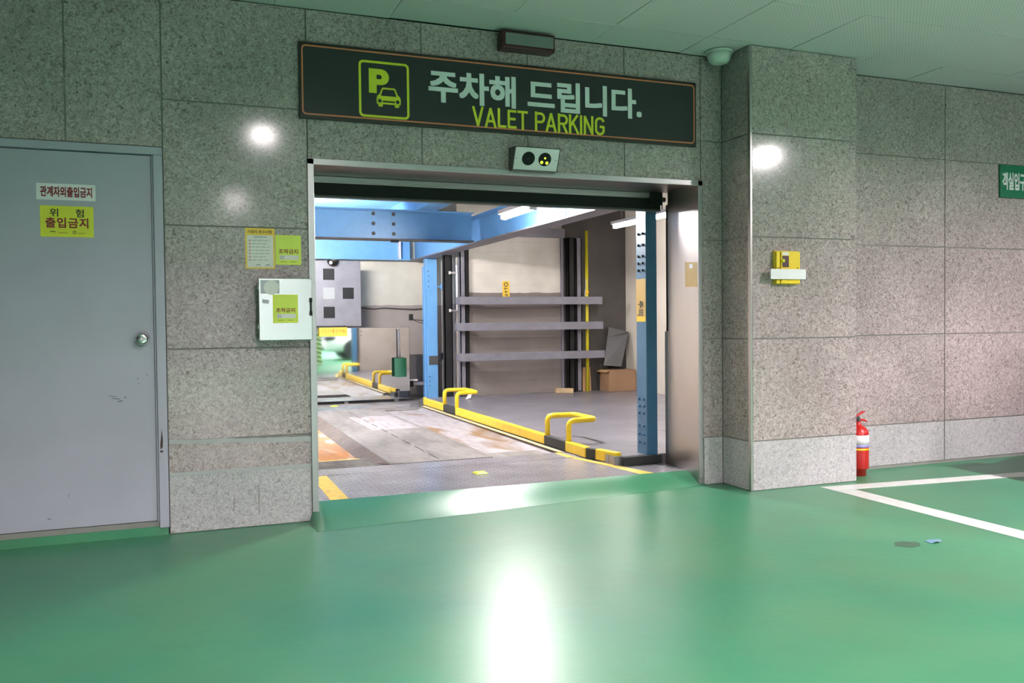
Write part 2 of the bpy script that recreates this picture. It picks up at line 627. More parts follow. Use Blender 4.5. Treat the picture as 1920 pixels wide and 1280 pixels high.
def lettering(name, text, rect, fn, m, parent, bold=0.0, depth=0.0015, spacing=1.0, label=None):
    """letters as a mesh fitted into rect (u0, u1, v0, v1), mapped by fn(u, v, d)"""
    cu = bpy.data.curves.new(name, 'FONT')
    cu.body = text
    cu.size = 1
    cu.extrude = 0.5
    cu.space_character = spacing
    cu.resolution_u = 3
    ob = bpy.data.objects.new(name + '_curve', cu)
    COL.objects.link(ob)
    dg = bpy.context.evaluated_depsgraph_get()
    me = bpy.data.meshes.new_from_object(ob.evaluated_get(dg))
    bpy.data.objects.remove(ob)
    bpy.data.curves.remove(cu)
    if bold:
        bm = bmesh.new()
        bm.from_mesh(me)
        bm.verts.ensure_lookup_table()
        bm.edges.ensure_lookup_table()
        bm.faces.ensure_lookup_table()
        for k in range(8):
            q = bmesh.ops.duplicate(bm, geom=bm.verts[:len(me.vertices)] + bm.edges[:len(me.edges)] + bm.faces[:len(me.polygons)])
            vs = [g for g in q['geom'] if isinstance(g, bmesh.types.BMVert)]
            bmesh.ops.translate(bm, verts=vs, vec=(bold * ((1, 1, 0, -1, -1, -1, 0, 1)[k]), bold * ((0, 1, 1, 1, 0, -1, -1, -1)[k]), (k + 1) * 0.00013 / depth))
            bm.verts.ensure_lookup_table()
            bm.edges.ensure_lookup_table()
            bm.faces.ensure_lookup_table()
        bm.to_mesh(me)
        bm.free()
    V = me.vertices
    xs = [v.co.x for v in V]
    ys = [v.co.y for v in V]
    x0, x1, y0, y1 = min(xs), max(xs), min(ys), max(ys)
    base = Vector(parent['_o']) if parent is not None else Vector((0, 0, 0))
    for v in V:
        u = rect[0] + (v.co.x - x0) / (x1 - x0) * (rect[1] - rect[0])
        w = rect[2] + (v.co.y - y0) / (y1 - y0) * (rect[3] - rect[2])
        v.co = fn(u, w, 0.0003 + (v.co.z + 0.5) * depth) - base
    me.materials.clear()
    me.materials.append(m)
    me.name = name
    o = bpy.data.objects.new(name, me)
    COL.objects.link(o)
    o.parent = parent
    if label:
        o['label'] = label
    return o


# ------------------------------------------------------------------ the setting: garage
ZC = 2.82                     # garage ceiling
H = [0.0, 0.317, 0.969, 1.617, 2.267, ZC]
GAP = 0.004


def slabs(mb, fn, xs, zs, m, skip=lambda a, b, c, d: False, depth=0.03):
    for x0, x1 in zip(xs, xs[1:]):
        for z0, z1 in zip(zs, zs[1:]):
            if skip(x0, x1, z0, z1):
                continue
            mb.prism([(x0 + GAP, z0 + GAP), (x1 - GAP, z0 + GAP), (x1 - GAP, z1 - GAP), (x0 + GAP, z1 - GAP)], fn, -depth, 0, m)


# floor of the garage
mb = MB()
mb.box(-9, 16, -17, 0.05, -0.1, 0, M['floor'])
floor = struct(mb.build('floor'))

# wall with the gate: granite slabs over mortar, with openings for door and gate
mb = MB()
F0 = front(0.0)
xsL = [-0.739, 0.0]
slabs(mb, F0, xsL, [0.317, 0.475], M['granite'])
slabs(mb, F0, xsL, [0.487, 0.969, 1.617, 2.267, ZC], M['granite'])
slabs(mb, F0, [-1.187, -0.739], [2.018, ZC], M['granite'])
slabs(mb, F0, [-2.09, -1.187], [2.018, ZC], M['granite'])
slabs(mb, F0, [-4.6, -3.8, -2.95, -2.09], [0.317, 0.969, 1.617, 2.267, ZC], M['granite'])
slabs(mb, F0, [-9, -8.1, -7.2, -6.3, -5.45, -4.6], [0.317, 0.969, 1.617, 2.267, ZC], M['granite'])
slabs(mb, F0, [0.0, 0.65, 1.31, 1.971, 2.535], [2.0, 2.267, ZC], M['granite'])
slabs(mb, F0, [2.535, 2.70], [0.317, 0.969, 1.617, 2.267, ZC], M['granite'])
# smeared repair joint on the left panel
pts = []
n = 26
for i in range(n + 1):
    x = -0.735 + 0.733 * i / n
    c = 0.484 - 0.026 * i / n
    pts.append((x, c, 0.010 + 0.007 * random.random(), 0.010 + 0.006 * random.random()))
for a, b in zip(pts, pts[1:]):
    mb.prism([(a[0], a[1] - a[3]), (b[0], b[1] - b[3]), (b[0], b[1] + b[2]), (a[0], a[1] + a[2])], F0, -0.006, 0.0025, M['cement'])
# mortar body behind the slabs
for x0, x1, z0, z1 in ((-9, -2.09, 0, ZC), (-2.09, -0.739, 2.018, ZC), (-0.739, -0.002, 0, ZC), (0, 2.54, 2.006, ZC), (2.54, 5.0, 0, ZC), (5.0, 16, 0, ZC)):
    mb.box(x0, x1, 0.006, 0.36, z0, z1, M['mortar'])
wall_front = struct(mb.build('wall_front', bevel=0.0))

mb = MB()
slabs(mb, F0, [3.5, 4.677, 5.757, 6.84, 7.92, 9.0, 10.1, 11.2, 12.3, 13.4, 14.5, 15.6], [0.317, 0.969, 1.617, 2.267, ZC], M['granite'])
struct(mb.build('wall_right'))

mb = MB()
slabs(mb, F0, [-0.739, -0.002], [0.0, 0.317], M['granite_base'])
slabs(mb, F0, [-4.6, -3.8, -2.95, -2.09], [0.0, 0.317], M['granite_base'])
slabs(mb, F0, [2.55, 2.70], [0.0, 0.317], M['granite_base'])
# smeared cement along the top edge of the base stone
for i in range(22):
    x0 = -0.735 + 0.733 * i / 22
    x1 = -0.735 + 0.733 * (i + 1) / 22
    mb.prism([(x0, 0.306 - 0.006 * random.random()), (x1, 0.306 - 0.006 * random.random()), (x1, 0.322), (x0, 0.322)], F0, -0.004, 0.0022, M['cement'])
for i in range(3):      # hairline cracks and chips in the base stone
    x = (-0.42, -0.29, -0.5)[i]
    z = (0.14, 0.16, 0.24)[i]
    hgt = (0.09, 0.2, 0.02)[i]
    mb.prism([(x, z - hgt / 2), (x + 0.004, z - hgt / 2), (x + 0.006, z), (x + 0.003, z + hgt / 2), (x - 0.001, z)], F0, -0.002, 0.0006, M['mortar'])
struct(mb.build('baseboard_left'))
mb = MB()
slabs(mb, F0, [3.5, 4.677, 5.757, 6.84, 7.92, 9.0, 10.1, 11.2, 12.3, 13.4, 14.5, 15.6], [0.02, 0.317], M['granite_base'])
struct(mb.build('baseboard_right'))

# column
CX0, CX1, CY = 2.70, 3.553, -0.305
mb = MB()
FC = front(CY)
slabs(mb, FC, [CX0 + 0.012, CX1], H[1:], M['granite'])
FS = lambda u, v, d: Vector((CX0 - d, u, v))
slabs(mb, FS, [CY + 0.02, 0.0], H[1:], M['granite'])
FR = lambda u, v, d: Vector((CX1 + d - 0.003, u, v))
slabs(mb, FR, [CY + 0.004, 0.0], H[1:], M['granite'], depth=0.02)
slabs(mb, FC, [CX0 + 0.012, CX1], H[:2], M['granite_base'])
slabs(mb, FS, [CY + 0.02, 0.0], H[:2], M['granite_base'])
slabs(mb, FR, [CY + 0.004, 0.0], H[:2], M['granite_base'], depth=0.02)
mb.box(CX0 + 0.006, CX1 - 0.008, CY + 0.006, 0.01, 0, ZC, M['mortar'])
struct(mb.build('wall_column'))
mb = MB()
mb.box(CX0 - 0.004, CX0 + 0.014, CY - 0.003, CY + 0.022, 0.0, ZC, M['reveal'])
struct(mb.build('trim_1', bevel=0.003))

# ceiling: perforated tiles with thin gaps, some a little out of level
mb = MB()
tx, ty = 0.6355, 0.62
x0c = 1.74 - tx * 17
for i in range(40):
    for j in range(29):
        xa, xb = x0c + i * tx, x0c + (i + 1) * tx
        yb = -0.335 - (j - 1) * ty
        ya = yb - ty
        yb = min(yb, 0.0)
        if xb < -9 or xa > 16:
            continue
        dz = [ZC + random.uniform(0, 0.006) for _ in range(4)]
        g = 0.0016
        mb.hexa([Vector((xa + g, ya + g, dz[0])), Vector((xa + g, ya + g, dz[0] + 0.01)), Vector((xa + g, yb - g, dz[1])), Vector((xa + g, yb - g, dz[1] + 0.01)),
                 Vector((xb - g, ya + g, dz[2])), Vector((xb - g, ya + g, dz[2] + 0.01)), Vector((xb - g, yb - g, dz[3])), Vector((xb - g, yb - g, dz[3] + 0.01))], M['ceiling'])
mb.box(-9, 16, -17, 0.2, ZC + 0.02, ZC + 0.08, M['ceiling_gap'])
struct(mb.build('ceiling'))

# far sides of the garage (seen in the mirror)
mb = MB()
mb.box(-9.2, -9, -17, 0.2, 0, ZC, M['mid_grey'])
struct(mb.build('wall_left'))
mb = MB()
mb.box(-9, 16, -17.2, -17, 0, ZC, M['mid_grey'])
struct(mb.build('wall_back'))
mb = MB()
mb.box(16, 16.2, -17, 0.2, 0, ZC, M['mid_grey'])
struct(mb.build('wall_far_right'))

# ------------------------------------------------------------------ the setting: parking bay behind the gate
ZT = 0.08
mb = MB()
mb.box(-0.45, 5.3, 0.05, 7.2, -0.25, 0.0, M['dark_grey'])
struct(mb.build('floor_bay'))
# green ramp from the garage floor to the gate
mb = MB()
nx = 30
for i in range(nx):
    xa, xb = 2.56 * i / nx, 2.56 * (i + 1) / nx
    def row(x):
        yf = -0.27 + 0.098 * x
        zt = ZT
        R = []
        for k in range(7):
            t = k / 6
            R.append((x, yf + (0.135 - yf) * t, 0.001 + (zt - 0.001) * (t * t * (3 - 2 * t) * 0.45 + t * 0.55)))
        return R
    A, B = row(xa), row(xb)
    for k in range(6):
        mb.face([A[k], B[k], B[k + 1], A[k + 1]], M['floor'])
    if i == 0:
        for k in range(6):
            mb.face([A[k], A[k + 1], (A[k + 1][0] - 0.02, A[k + 1][1], 0.0), (A[k][0] - 0.02, A[k][1], 0.0)], M['floor'])
bmesh.ops.remove_doubles(mb.bm, verts=mb.bm.verts[:], dist=1e-5)
struct(mb.build('floor_ramp', smooth=True))
# apron plates
mb = MB()
mb.box(0.0, 2.52, 0.135, 0.94, 0.0, ZT, M['plate'])
mb.box(-0.1, 2.36, 0.952, 1.2, 0.0, ZT, M['plate'])
struct(mb.build('floor_apron'))
mb = MB()
mb.box(-0.3, 2.46, 5.2, 6.98, 0.0, 0.05, M['pallet'])
mb.box(-0.3, 2.2, 5.45, 5.9, 0.05, 0.056, M['plate'])
struct(mb.build('floor_rear'))
# walkway to the right of the rail
mb = MB()
mb.box(2.15, 3.2, 0.5, 5.66, 0.0, 0.14, M['walk_plate'])
mb.box(3.206, 5.1, 0.5, 5.66, 0.0, 0.14, M['walk_plate'])
mb.box(2.1, 2.15, 0.9, 5.6, 0.0, 0.12, M['dark_grey'])
struct(mb.build('floor_walkway'))
# bay walls and roof
mb = MB()
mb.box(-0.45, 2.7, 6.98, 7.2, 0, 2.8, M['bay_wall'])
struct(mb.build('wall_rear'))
mb = MB()
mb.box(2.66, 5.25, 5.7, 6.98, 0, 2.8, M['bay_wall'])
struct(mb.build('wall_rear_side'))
mb = MB()
mb.box(5.1, 5.3, 0.37, 5.7, 0, 2.8, M['cream'])
struct(mb.build('wall_bay_right'))
mb = MB()
mb.box(-0.5, -0.3, 0.37, 6.98, 0, 2.8, M['cream'])
struct(mb.build('wall_bay_left'))
mb = MB()
mb.box(-0.3, 0.0, 0.365, 0.42, 0, 2.8, M['cream'])
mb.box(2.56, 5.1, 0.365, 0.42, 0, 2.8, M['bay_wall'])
struct(mb.build('wall_bay_front'))
mb = MB()
mb.box(-0.5, 5.3, 0.37, 7.2, 2.8, 2.9, M['dark_grey'])
struct(mb.build('ceiling_bay'))

# ------------------------------------------------------------------ gate surround of stainless steel
mb = MB()
st, sd = M['stainless'], M['reveal']
# left jamb: lip and reveal
mb.box(-0.004, 0.032, -0.012, 0.0, 0.05, 2.005, st)
mb.box(0.0, 0.032, 0.0, 0.06, 0.05, 2.0, st)
mb.box(0.0, 0.012, 0.06, 0.41, 0.0, 2.0, sd)
mb.box(2.508, 2.54, -0.012, 0.0, 0.045, 2.005, st)
mb.box(2.51, 2.55, 0.0, 0.37, 0.0, 2.0, sd)
mb.box(2.51, 2.55, 0.37, 0.415, 0.0, 1.016, sd)
mb.box(2.522, 2.55, 0.37, 0.415, 1.016, 1.9, M['black'])
mb.box(-0.004, 2.54, -0.012, 0.0, 1.972, 2.006, st)
mb.box(0.0, 2.54, 0.0, 0.41, 1.985, 2.005, M['lintel'])
struct(mb.build('trim_2', bevel=0.002))

# raised gate leaf just inside the opening
gate = thing('gate_leaf', 'raised dark steel gate leaf above the wide opening', 'gate', (1.28, 0.5, 1.86))
mb = MB()
mb.box(0.02, 2.505, 0.44, 0.46, 1.945, 2.55, sd)
mb.box(0.02, 2.505, 0.425, 0.44, 1.955, 1.985, M['stainless'])
mb.build('panel', gate, bevel=0.002)
mb = MB()
mb.box(0.02, 2.49, 0.43, 0.48, 1.872, 1.945, M['black'])
mb.box(0.02, 2.49, 0.425, 0.485, 1.858, 1.871, M['dark_grey'])
mb.build('bottom_rail', gate, bevel=0.002)
mb = MB()
mb.box(2.40, 2.50, 0.42, 0.43, 1.90, 2.0, M['black'])
mb.lathe((2.48, 0.44, 1.94), (1, 0, 0), [(0, 0.018), (0.05, 0.018)], M['dark_grey'], 14)
mb.build('guide_roller', gate)

# ------------------------------------------------------------------ grey service door
mb = MB()
dm = M['door']
mb.box(-2.09, -0.741, -0.012, 0.05, 1.976, 2.016, dm)          # head
mb.box(-0.787, -0.741, -0.012, 0.05, 0.04, 1.976, dm)
mb.box(-0.797, -0.787, 0.004, 0.05, 0.07, 1.976, dm)
mb.box(-2.09, -2.045, -0.012, 0.05, 0.04, 1.976, dm)
door_frame = mb.build('door_1', bevel=0.003, origin=(-1.41, 0, 0.04))
struct(door_frame)
mb = MB()
mb.box(-2.043, -0.7985, 0.008, 0.045, 0.076, 1.972, dm)
leaf = mb.build('door_leaf', door_frame, bevel=0.002)
mb = MB()
kx, kz = -0.853, 1.027
mb.lathe((kx, 0.008, kz), (0, -1, 0), [(0, 0.036), (0.006, 0.036), (0.010, 0.033), (0.010, 0.016), (0.026, 0.013), (0.03, 0.024), (0.042, 0.030), (0.056, 0.028), (0.062, 0.022), (0.063, 0.011), (0.0605, 0.010), (0.0605, 0.0)], M['chrome'], 28)
mb.build('door_knob', door_frame, smooth=False)['label'] = 'round steel knob with keyhole'
mb = MB()
for (x, z, w, h, t) in ((-1.0, 0.735, 0.05, 0.004, -0.2), (-0.985, 0.722, 0.05, 0.005, -0.15), (-0.965, 0.708, 0.03, 0.007, 0.1), (-0.94, 0.727, 0.012, 0.008, 0.6), (-0.88, 0.82, 0.015, 0.004, 0.9), (-0.875, 0.795, 0.004, 0.01, 0.2), (-0.835, 0.84, 0.008, 0.006, 0.4), (-1.3, 0.13, 0.02, 0.006, 0), (-1.21, 0.24, 0.003, 0.02, 0)):
    c, s = math.cos(t), math.sin(t)
    pl = [(-w / 2, 0), (-w / 6, -h / 2), (w / 2, -h / 4), (w / 3, h / 2), (-w / 4, h / 3)]
    mb.prism([(x + c * u - s * v, z + s * u + c * v) for u, v in pl], front(0.008), 0, 0.0006, M['scuff'])
mb.build('scuff_mark', door_frame)
mb = MB()
mb.prism([(-0.776, 0.45), (-0.766, 0.46), (-0.764, 0.5), (-0.77, 0.56), (-0.773, 0.52), (-0.778, 0.47)], front(-0.012), 0, 0.0008, M['chip'])
mb.prism([(-0.78, 0.435), (-0.764, 0.435), (-0.764, 0.445), (-0.78, 0.443)], front(-0.012), 0, 0.0008, M['chip'])
mb.build('paint_chip', door_frame)
# sill below the door
mb = MB()
mb.box(-2.09, -0.745, 0.0, 0.05, 0.0, 0.046, M['floor'])
mb.box(-2.09, -0.745, 0.006, 0.06, 0.046, 0.073, M['mortar'])
struct(mb.build('trim_3'))


def plate(name, label, cat, rect, y, m, th=0.0012, group=None, border=None, r=0.003):
    t = thing(name, label, cat, ((rect[0] + rect[1]) / 2, y, rect[2]), group)
    mb = MB()
    mb.prism(rrect(*rect, r), front(y), 0, th, m)
    mb.build('sheet', t)
    if border:
        bm_, inset, wd = border
        mb = MB()
        a = rrect(rect[0] + inset, rect[1] - inset, rect[2] + inset, rect[3] - inset, r)
        b = rrect(rect[0] + inset + wd, rect[1] - inset - wd, rect[2] + inset + wd, rect[3] - inset - wd, r)
        mb.ring(a, b, front(y - th), 0, 0.0003, bm_)
        mb.build('border', t)
    return t


YD = 0.008                       # face of the door leaf
t = plate('door_sign', 'white sign with dark red lettering on the grey door', 'sign', (-1.323, -1.058, 1.727, 1.808), YD, M['white'], 0.002)
lettering('lettering', '관계자외출입금지', (-1.306, -1.073, 1.742, 1.795), front(YD - 0.002), M['dark_red'], t, 0.03, 0.0004)
t = plate('warning_sticker', 'yellow danger sticker below the white sign on the grey door', 'sticker', (-1.309, -1.069, 1.543, 1.698), YD, M['yellow_sticker'], 0.001, border=(M['lime'], 0.006, 0.003))
lettering('lettering', '위', (-1.266, -1.228, 1.643, 1.684), front(YD - 0.001), M['ink'], t, 0.015, 0.0004)
lettering('lettering', '험', (-1.15, -1.113, 1.643, 1.684), front(YD - 0.001), M['ink'], t, 0.015, 0.0004)
lettering('lettering', '출입금지', (-1.286, -1.093, 1.588, 1.64), front(YD - 0.001), M['dark_red'], t, 0.025, 0.0004, 1.1)
mb = MB()
mb.prism([(-1.272, 1.564), (-1.262, 1.571), (-1.246, 1.571), (-1.236, 1.564), (-1.246, 1.567), (-1.262, 1.567)], front(YD - 0.001), 0, 0.0004, M['ink'])
mb.build('logo', t)
mb = MB()
mb.ring(circ(-1.157, 1.567, 0.008), circ(-1.157, 1.567, 0.005), front(YD - 0.001), 0, 0.0004, M['ink'])
mb.build('logo', t)
mb = MB()
for i in range(9):
    mb.box(-1.228 + i * 0.0045, -1.2255 + i * 0.0045, YD - 0.0014, YD - 0.001, 1.562, 1.566 + 0.001 * (i % 2), M['brown_ink'])
mb.build('small_print', t)
mb = MB()
for i in range(9):
    mb.box(-1.142 + i * 0.0042, -1.14 + i * 0.0042, YD - 0.0014, YD - 0.001, 1.56, 1.564 + 0.001 * (i % 3), M['brown_ink'])
mb.build('small_print', t)

# ------------------------------------------------------------------ big sign over the gate
sign = thing('sign_board', 'long charcoal valet parking sign board over the gate', 'sign', (1.22, 0, 2.215))
SX0, SX1, SZ0, SZ1 = -0.043, 2.486, 2.219, 2.634
mb = MB()
mb.box(SX0, SX1, -0.028, 0.0, SZ0, SZ1, M['sign_frame'])
mb.build('frame', sign, bevel=0.004)
mb = MB()
mb.prism(rrect(SX0 + 0.016, SX1 - 0.016, SZ0 + 0.016, SZ1 - 0.016, 0.02), front(-0.028), 0, 0.001, M['sign_black'])
mb.build('face_panel', sign)
mb = MB()
mb.ring(rrect(SX0 + 0.014, SX1 - 0.014, SZ0 + 0.019, SZ1 - 0.017, 0.024), rrect(SX0 + 0.022, SX1 - 0.022, SZ0 + 0.027, SZ1 - 0.025, 0.017), front(-0.029), 0, 0.0008, M['orange'])
mb.build('border_line', sign)['label'] = 'thin orange border line'
FSg = front(-0.029)
lettering('korean_lettering', '주차해 드립니다.', (0.685, 2.08, 2.365, 2.553), FSg, M['sign_white'], sign, 0.03, 0.001)['label'] = 'pale grey bold Korean lettering'
def arcp(cx, cy, rx, ry, a0, a1, n=10):
    return [(cx + rx * math.cos(math.radians(a0 + (a1 - a0) * i / n)), cy + ry * math.sin(math.radians(a0 + (a1 - a0) * i / n))) for i in range(n + 1)]
bowl = [(0, 0.93), (0.3, 0.93)] + arcp(0.3, 0.7, 0.22, 0.23, 90, -90) + [(0, 0.47)]
STROKES = {
    'V': (0.66, [[(0.05, 1), (0.33, 0.03), (0.61, 1)]]),
    'A': (0.66, [[(0.04, 0), (0.33, 0.97), (0.62, 0)], [(0.15, 0.3), (0.51, 0.3)]]),
    'L': (0.5, [[(0.07, 1), (0.07, 0.07), (0.5, 0.07)]]),
    'E': (0.54, [[(0.52, 0.93), (0.07, 0.93), (0.07, 0.07), (0.53, 0.07)], [(0.07, 0.51), (0.47, 0.51)]]),
    'T': (0.6, [[(0.0, 0.93), (0.6, 0.93)], [(0.3, 0.93), (0.3, 0)]]),
    'P': (0.6, [[(0.07, 0), (0.07, 1)], [(u + 0.07, v) for u, v in bowl]]),
    'R': (0.62, [[(0.07, 0), (0.07, 1)], [(u + 0.07, v) for u, v in bowl], [(0.33, 0.47), (0.58, 0)]]),
    'K': (0.62, [[(0.07, 0), (0.07, 1)], [(0.56, 1), (0.1, 0.42)], [(0.24, 0.6), (0.6, 0)]]),
    'I': (0.14, [[(0.07, 0), (0.07, 1)]]),
    'N': (0.64, [[(0.07, 0), (0.07, 0.98), (0.57, 0.02), (0.57, 1)]]),
    'G': (0.64, [arcp(0.33, 0.7, 0.26, 0.24, 20, 180) + arcp(0.33, 0.3, 0.26, 0.24, 180, 350) + [(0.59, 0.47), (0.36, 0.47)]]),
}
mb = MB()
total = sum(STROKES[c][0] if c != ' ' else 0.25 for c in 'VALET PARKING') + 0.115 * 12
ku, kv, u0 = (1.815 - 0.95) / total, 0.11, 0.95
hw = 0.0075
cnt = 0
for c in 'VALET PARKING':
    if c == ' ':
        u0 += (0.25 + 0.115) * ku
        continue
    w_, lines = STROKES[c]
    for ln in lines:
        Q = [Vector((u0 + a * ku, 2.247 + b * kv)) for a, b in ln]
        for p, q in zip(Q, Q[1:]):
            d_ = (q - p).normalized()
            n_ = Vector((-d_.y, d_.x)) * hw
            e_ = d_ * (hw * 0.45)
            cnt += 1
            mb.prism([tuple(p - e_ - n_), tuple(q + e_ - n_), tuple(q + e_ + n_), tuple(p - e_ + n_)], FSg, 0.0003, 0.001 + 0.0001 * (cnt % 7), M['lime'])
    u0 += (w_ + 0.115) * ku
mb.build('english_lettering', sign)['label'] = 'yellow Latin lettering'
icon = MB()
icon.ring(rrect(0.283, 0.571, 2.250, 2.565, 0.026), rrect(0.296, 0.558, 2.263, 2.552, 0.015), FSg, 0, 0.001, M['lime'])
icon.build('pictogram_frame', sign)
mb = MB()
# P built as stem plus bowl band so that the eye stays open
mb.box(0.340, 0.384, -0.030, -0.029, 2.386, 2.522, M['lime'])
def dshape(x0, cx, cz, rx, rz):
    return [(x0, cz - rz)] + [(cx + rx * math.cos(math.radians(a)), cz + rz * math.sin(math.radians(a))) for a in range(-90, 91, 15)] + [(x0, cz + rz)]
mb.ring(dshape(0.383, 0.408, 2.4775, 0.047, 0.0445), dshape(0.3835, 0.400, 2.4775, 0.014, 0.0125), FSg, 0, 0.001, M['lime'])
mb.build('letter_p', sign)
# car pictogram
mb = MB()
c0 = 0.452
out = [(c0 - 0.07, 2.352), (c0 - 0.066, 2.372), (c0 - 0.052, 2.384), (c0 - 0.040, 2.415), (c0 - 0.032, 2.421), (c0 + 0.032, 2.421), (c0 + 0.040, 2.415), (c0 + 0.052, 2.384), (c0 + 0.066, 2.372), (c0 + 0.07, 2.352)]
inn = [(c0 - 0.046, 2.374), (c0 - 0.045, 2.375), (c0 - 0.044, 2.378), (c0 - 0.033, 2.408), (c0 - 0.029, 2.411), (c0 + 0.029, 2.411), (c0 + 0.033, 2.408), (c0 + 0.044, 2.378), (c0 + 0.045, 2.375), (c0 + 0.046, 2.374)]
n = len(out)
for i in range(n - 1):
    mb.prism([out[i], inn[i], inn[i + 1], out[i + 1]], FSg, 0, 0.001, M['lime'])
mb.prism([out[0], out[-1], inn[-1], inn[0]], FSg, 0, 0.001, M['lime'])
mb.prism([(c0 - 0.068, 2.328), (c0 + 0.068, 2.328), (c0 + 0.07, 2.353), (c0 - 0.07, 2.353)], FSg, 0, 0.001, M['lime'])
for s in (-1, 1):
    mb.prism(rrect(c0 + s * 0.047 - 0.013, c0 + s * 0.047 + 0.013, 2.313, 2.332, 0.006), FSg, 0, 0.001, M['lime'])
    mb.prism(circ(c0 + s * 0.051, 2.345, 0.0105, 16), front(-0.030), 0, 0.0006, M['sign_black'])
mb.prism(rrect(c0 - 0.036, c0 + 0.036, 2.338, 2.347, 0.004), front(-0.030), 0, 0.0006, M['sign_black'])
mb.build('car_pictogram', sign)

# ------------------------------------------------------------------ unlit box lamp at the ceiling over the sign
t = thing('box_lamp', 'unlit box lamp in dark red frame above the big sign', 'lamp', (1.29, 0, 2.7))
mb = MB()
mb.box(1.117, 1.458, -0.09, 0.0, 2.702, 2.806, M['frame_red'])
mb.build('housing', t, bevel=0.008, seg=3)
mb = MB()
mb.prism(rrect(1.140, 1.446, 2.724, 2.791, 0.006), front(-0.09), 0, 0.002, M['lamp_face'])
mb.build('face_panel', t)

# ------------------------------------------------------------------ two-eye signal lamp under the sign
t = thing('signal_lamp', 'stainless two-eye signal lamp box with three lit green dots', 'signal lamp', (1.33, 0, 1.99))
mb = MB()
sx0, sx1 = 1.19, 1.472
poly = [(0.0, 2.0), (0.0, 2.135), (-0.115, 2.125), (-0.06, 1.998)]
mb.prism(poly, lambda u, v, d: Vector((d, u, v)), sx0 - 0.004, sx0, M['dark_grey'])
mb.prism(poly, lambda u, v, d: Vector((d, u, v)), sx1, sx1 + 0.004, M['dark_grey'])
mb.prism([(0.0, 2.131), (0.0, 2.135), (-0.118, 2.127), (-0.118, 2.122)], lambda u, v, d: Vector((d, u, v)), sx0 - 0.004, sx1 + 0.004, M['dark_grey'])
mb.prism([(0.0, 1.996), (0.0, 2.0), (-0.06, 2.0), (-0.06, 1.996)], lambda u, v, d: Vector((d, u, v)), sx0 - 0.004, sx1 + 0.004, M['dark_grey'])
mb.build('housing', t)
A_, B_ = Vector((0, -0.112, 2.122)), Vector((0, -0.058, 2.0))
ax = (A_ - B_)
nrm = Vector((0, -ax.z, ax.y)).normalized()
if nrm.y > 0:
    nrm = -nrm
def FT(u, v, d):       # u along x, v 0..1 up the face
    p = B_ + ax * v + nrm * d
    return Vector((u, p.y, p.z))
mb = MB()
mb.prism([(sx0, 0), (sx1, 0), (sx1, 1), (sx0, 1)], FT, -0.004, 0, M['stainless'])
mb.build('face_plate', t)
hh = ax.length
for k, cx in enumerate((1.278, 1.384)):
    mb = MB()
    mb.prism([(cx + 0.041 * math.cos(a), 0.52 + 0.041 / hh * math.sin(a)) for a in [2 * PI * i / 24 for i in range(24)]], FT, 0, 0.002, M['lens_dark'])
    lens = mb.build('lens', t)
    lens['label'] = 'dark unlit round lens' if k == 0 else 'dark round lens with three lit green dots'
    if k == 1:
        for du, dv, rr in ((0, 0.008, 0.006), (-0.018, -0.018, 0.009), (0.016, -0.02, 0.009)):
            mb = MB()
            mb.prism([(cx + du + rr * math.cos(a), 0.52 + (dv + rr * math.sin(a)) / hh) for a in [2 * PI * i / 14 for i in range(14)]], FT, 0.002, 0.0035, M['led_green'])
            mb.build('lit_dot', lens, origin=None)
    else:
        mb = MB()
        mb.prism([(cx + 0.009 * math.cos(a), 0.5 + 0.009 / hh * math.sin(a)) for a in [2 * PI * i / 14 for i in range(14)]], FT, 0.002, 0.003, M['black'])
        mb.build('unlit_dot', lens)
for s in (sx0 + 0.014, sx1 - 0.014):
    mb = MB()
    mb.prism([(s + 0.003 * math.cos(a), 0.5 + 0.003 / hh * math.sin(a)) for a in [2 * PI * i / 10 for i in range(10)]], FT, 0, 0.002, M['dark_grey'])
    mb.build('screw', t)

# ------------------------------------------------------------------ ceiling dome
t = thing('dome_detector', 'round pale dome fixed to the ceiling beside the column', 'detector', (2.6, -0.12, ZC))
mb = MB()
mb.lathe((2.6, -0.12, ZC), (0, 0, -1), [(0, 0.088), (0.014, 0.09), (0.016, 0.084)], M['dome'], 32)
mb.build('base_ring', t)
mb = MB()
mb.lathe((2.6, -0.12, ZC - 0.016), (0, 0, -1), [(0, 0.082), (0.04, 0.068), (0.056, 0.056), (0.064, 0.035), (0.066, 0.0)], M['dome'], 32)
mb.build('dome_cap', t)

# ------------------------------------------------------------------ stainless control cabinet and notices left of the gate
t = thing('control_cabinet', 'small stainless control cabinet on the granite beside the gate', 'cabinet', (-0.14, 0, 1.0))
mb = MB()
mb.box(-0.272, -0.004, -0.085, 0.0, 1.012, 1.336, M['stainless_dull'])
mb.build('body', t, bevel=0.004)
mb = MB()
mb.box(-0.281, -0.001, -0.1, -0.087, 1.008, 1.341, M['stainless_bright'])
dr = mb.build('door', t, bevel=0.004)
mb = MB()
mb.prism(rrect(-0.014, -0.005, 1.14, 1.236, 0.004), front(-0.1), 0, 0.008, M['black'])
mb.prism(rrect(-0.017, -0.002, 1.208, 1.236, 0.006), front(-0.1), 0, 0.01, M['black'])
mb.prism(rrect(-0.017, -0.002, 1.139, 1.166, 0.006), front(-0.1), 0, 0.01, M['black'])
mb.build('handle', dr)
for z in (1.27, 1.06):
    mb = MB()
    mb.lathe((-0.283, -0.09, z), (0, 0, 1), [(0, 0.006), (0.04, 0.006)], M['stainless_dull'], 12)
    mb.build('hinge', t)
t = thing('old_label', 'faded grey label with a round seal on the cabinet door', 'label', (-0.22, -0.1, 1.25))
mb = MB()
mb.box(-0.27, -0.172, -0.1008, -0.1, 1.258, 1.33, M['label_grey'])
mb.build('sheet', t)
mb = MB()
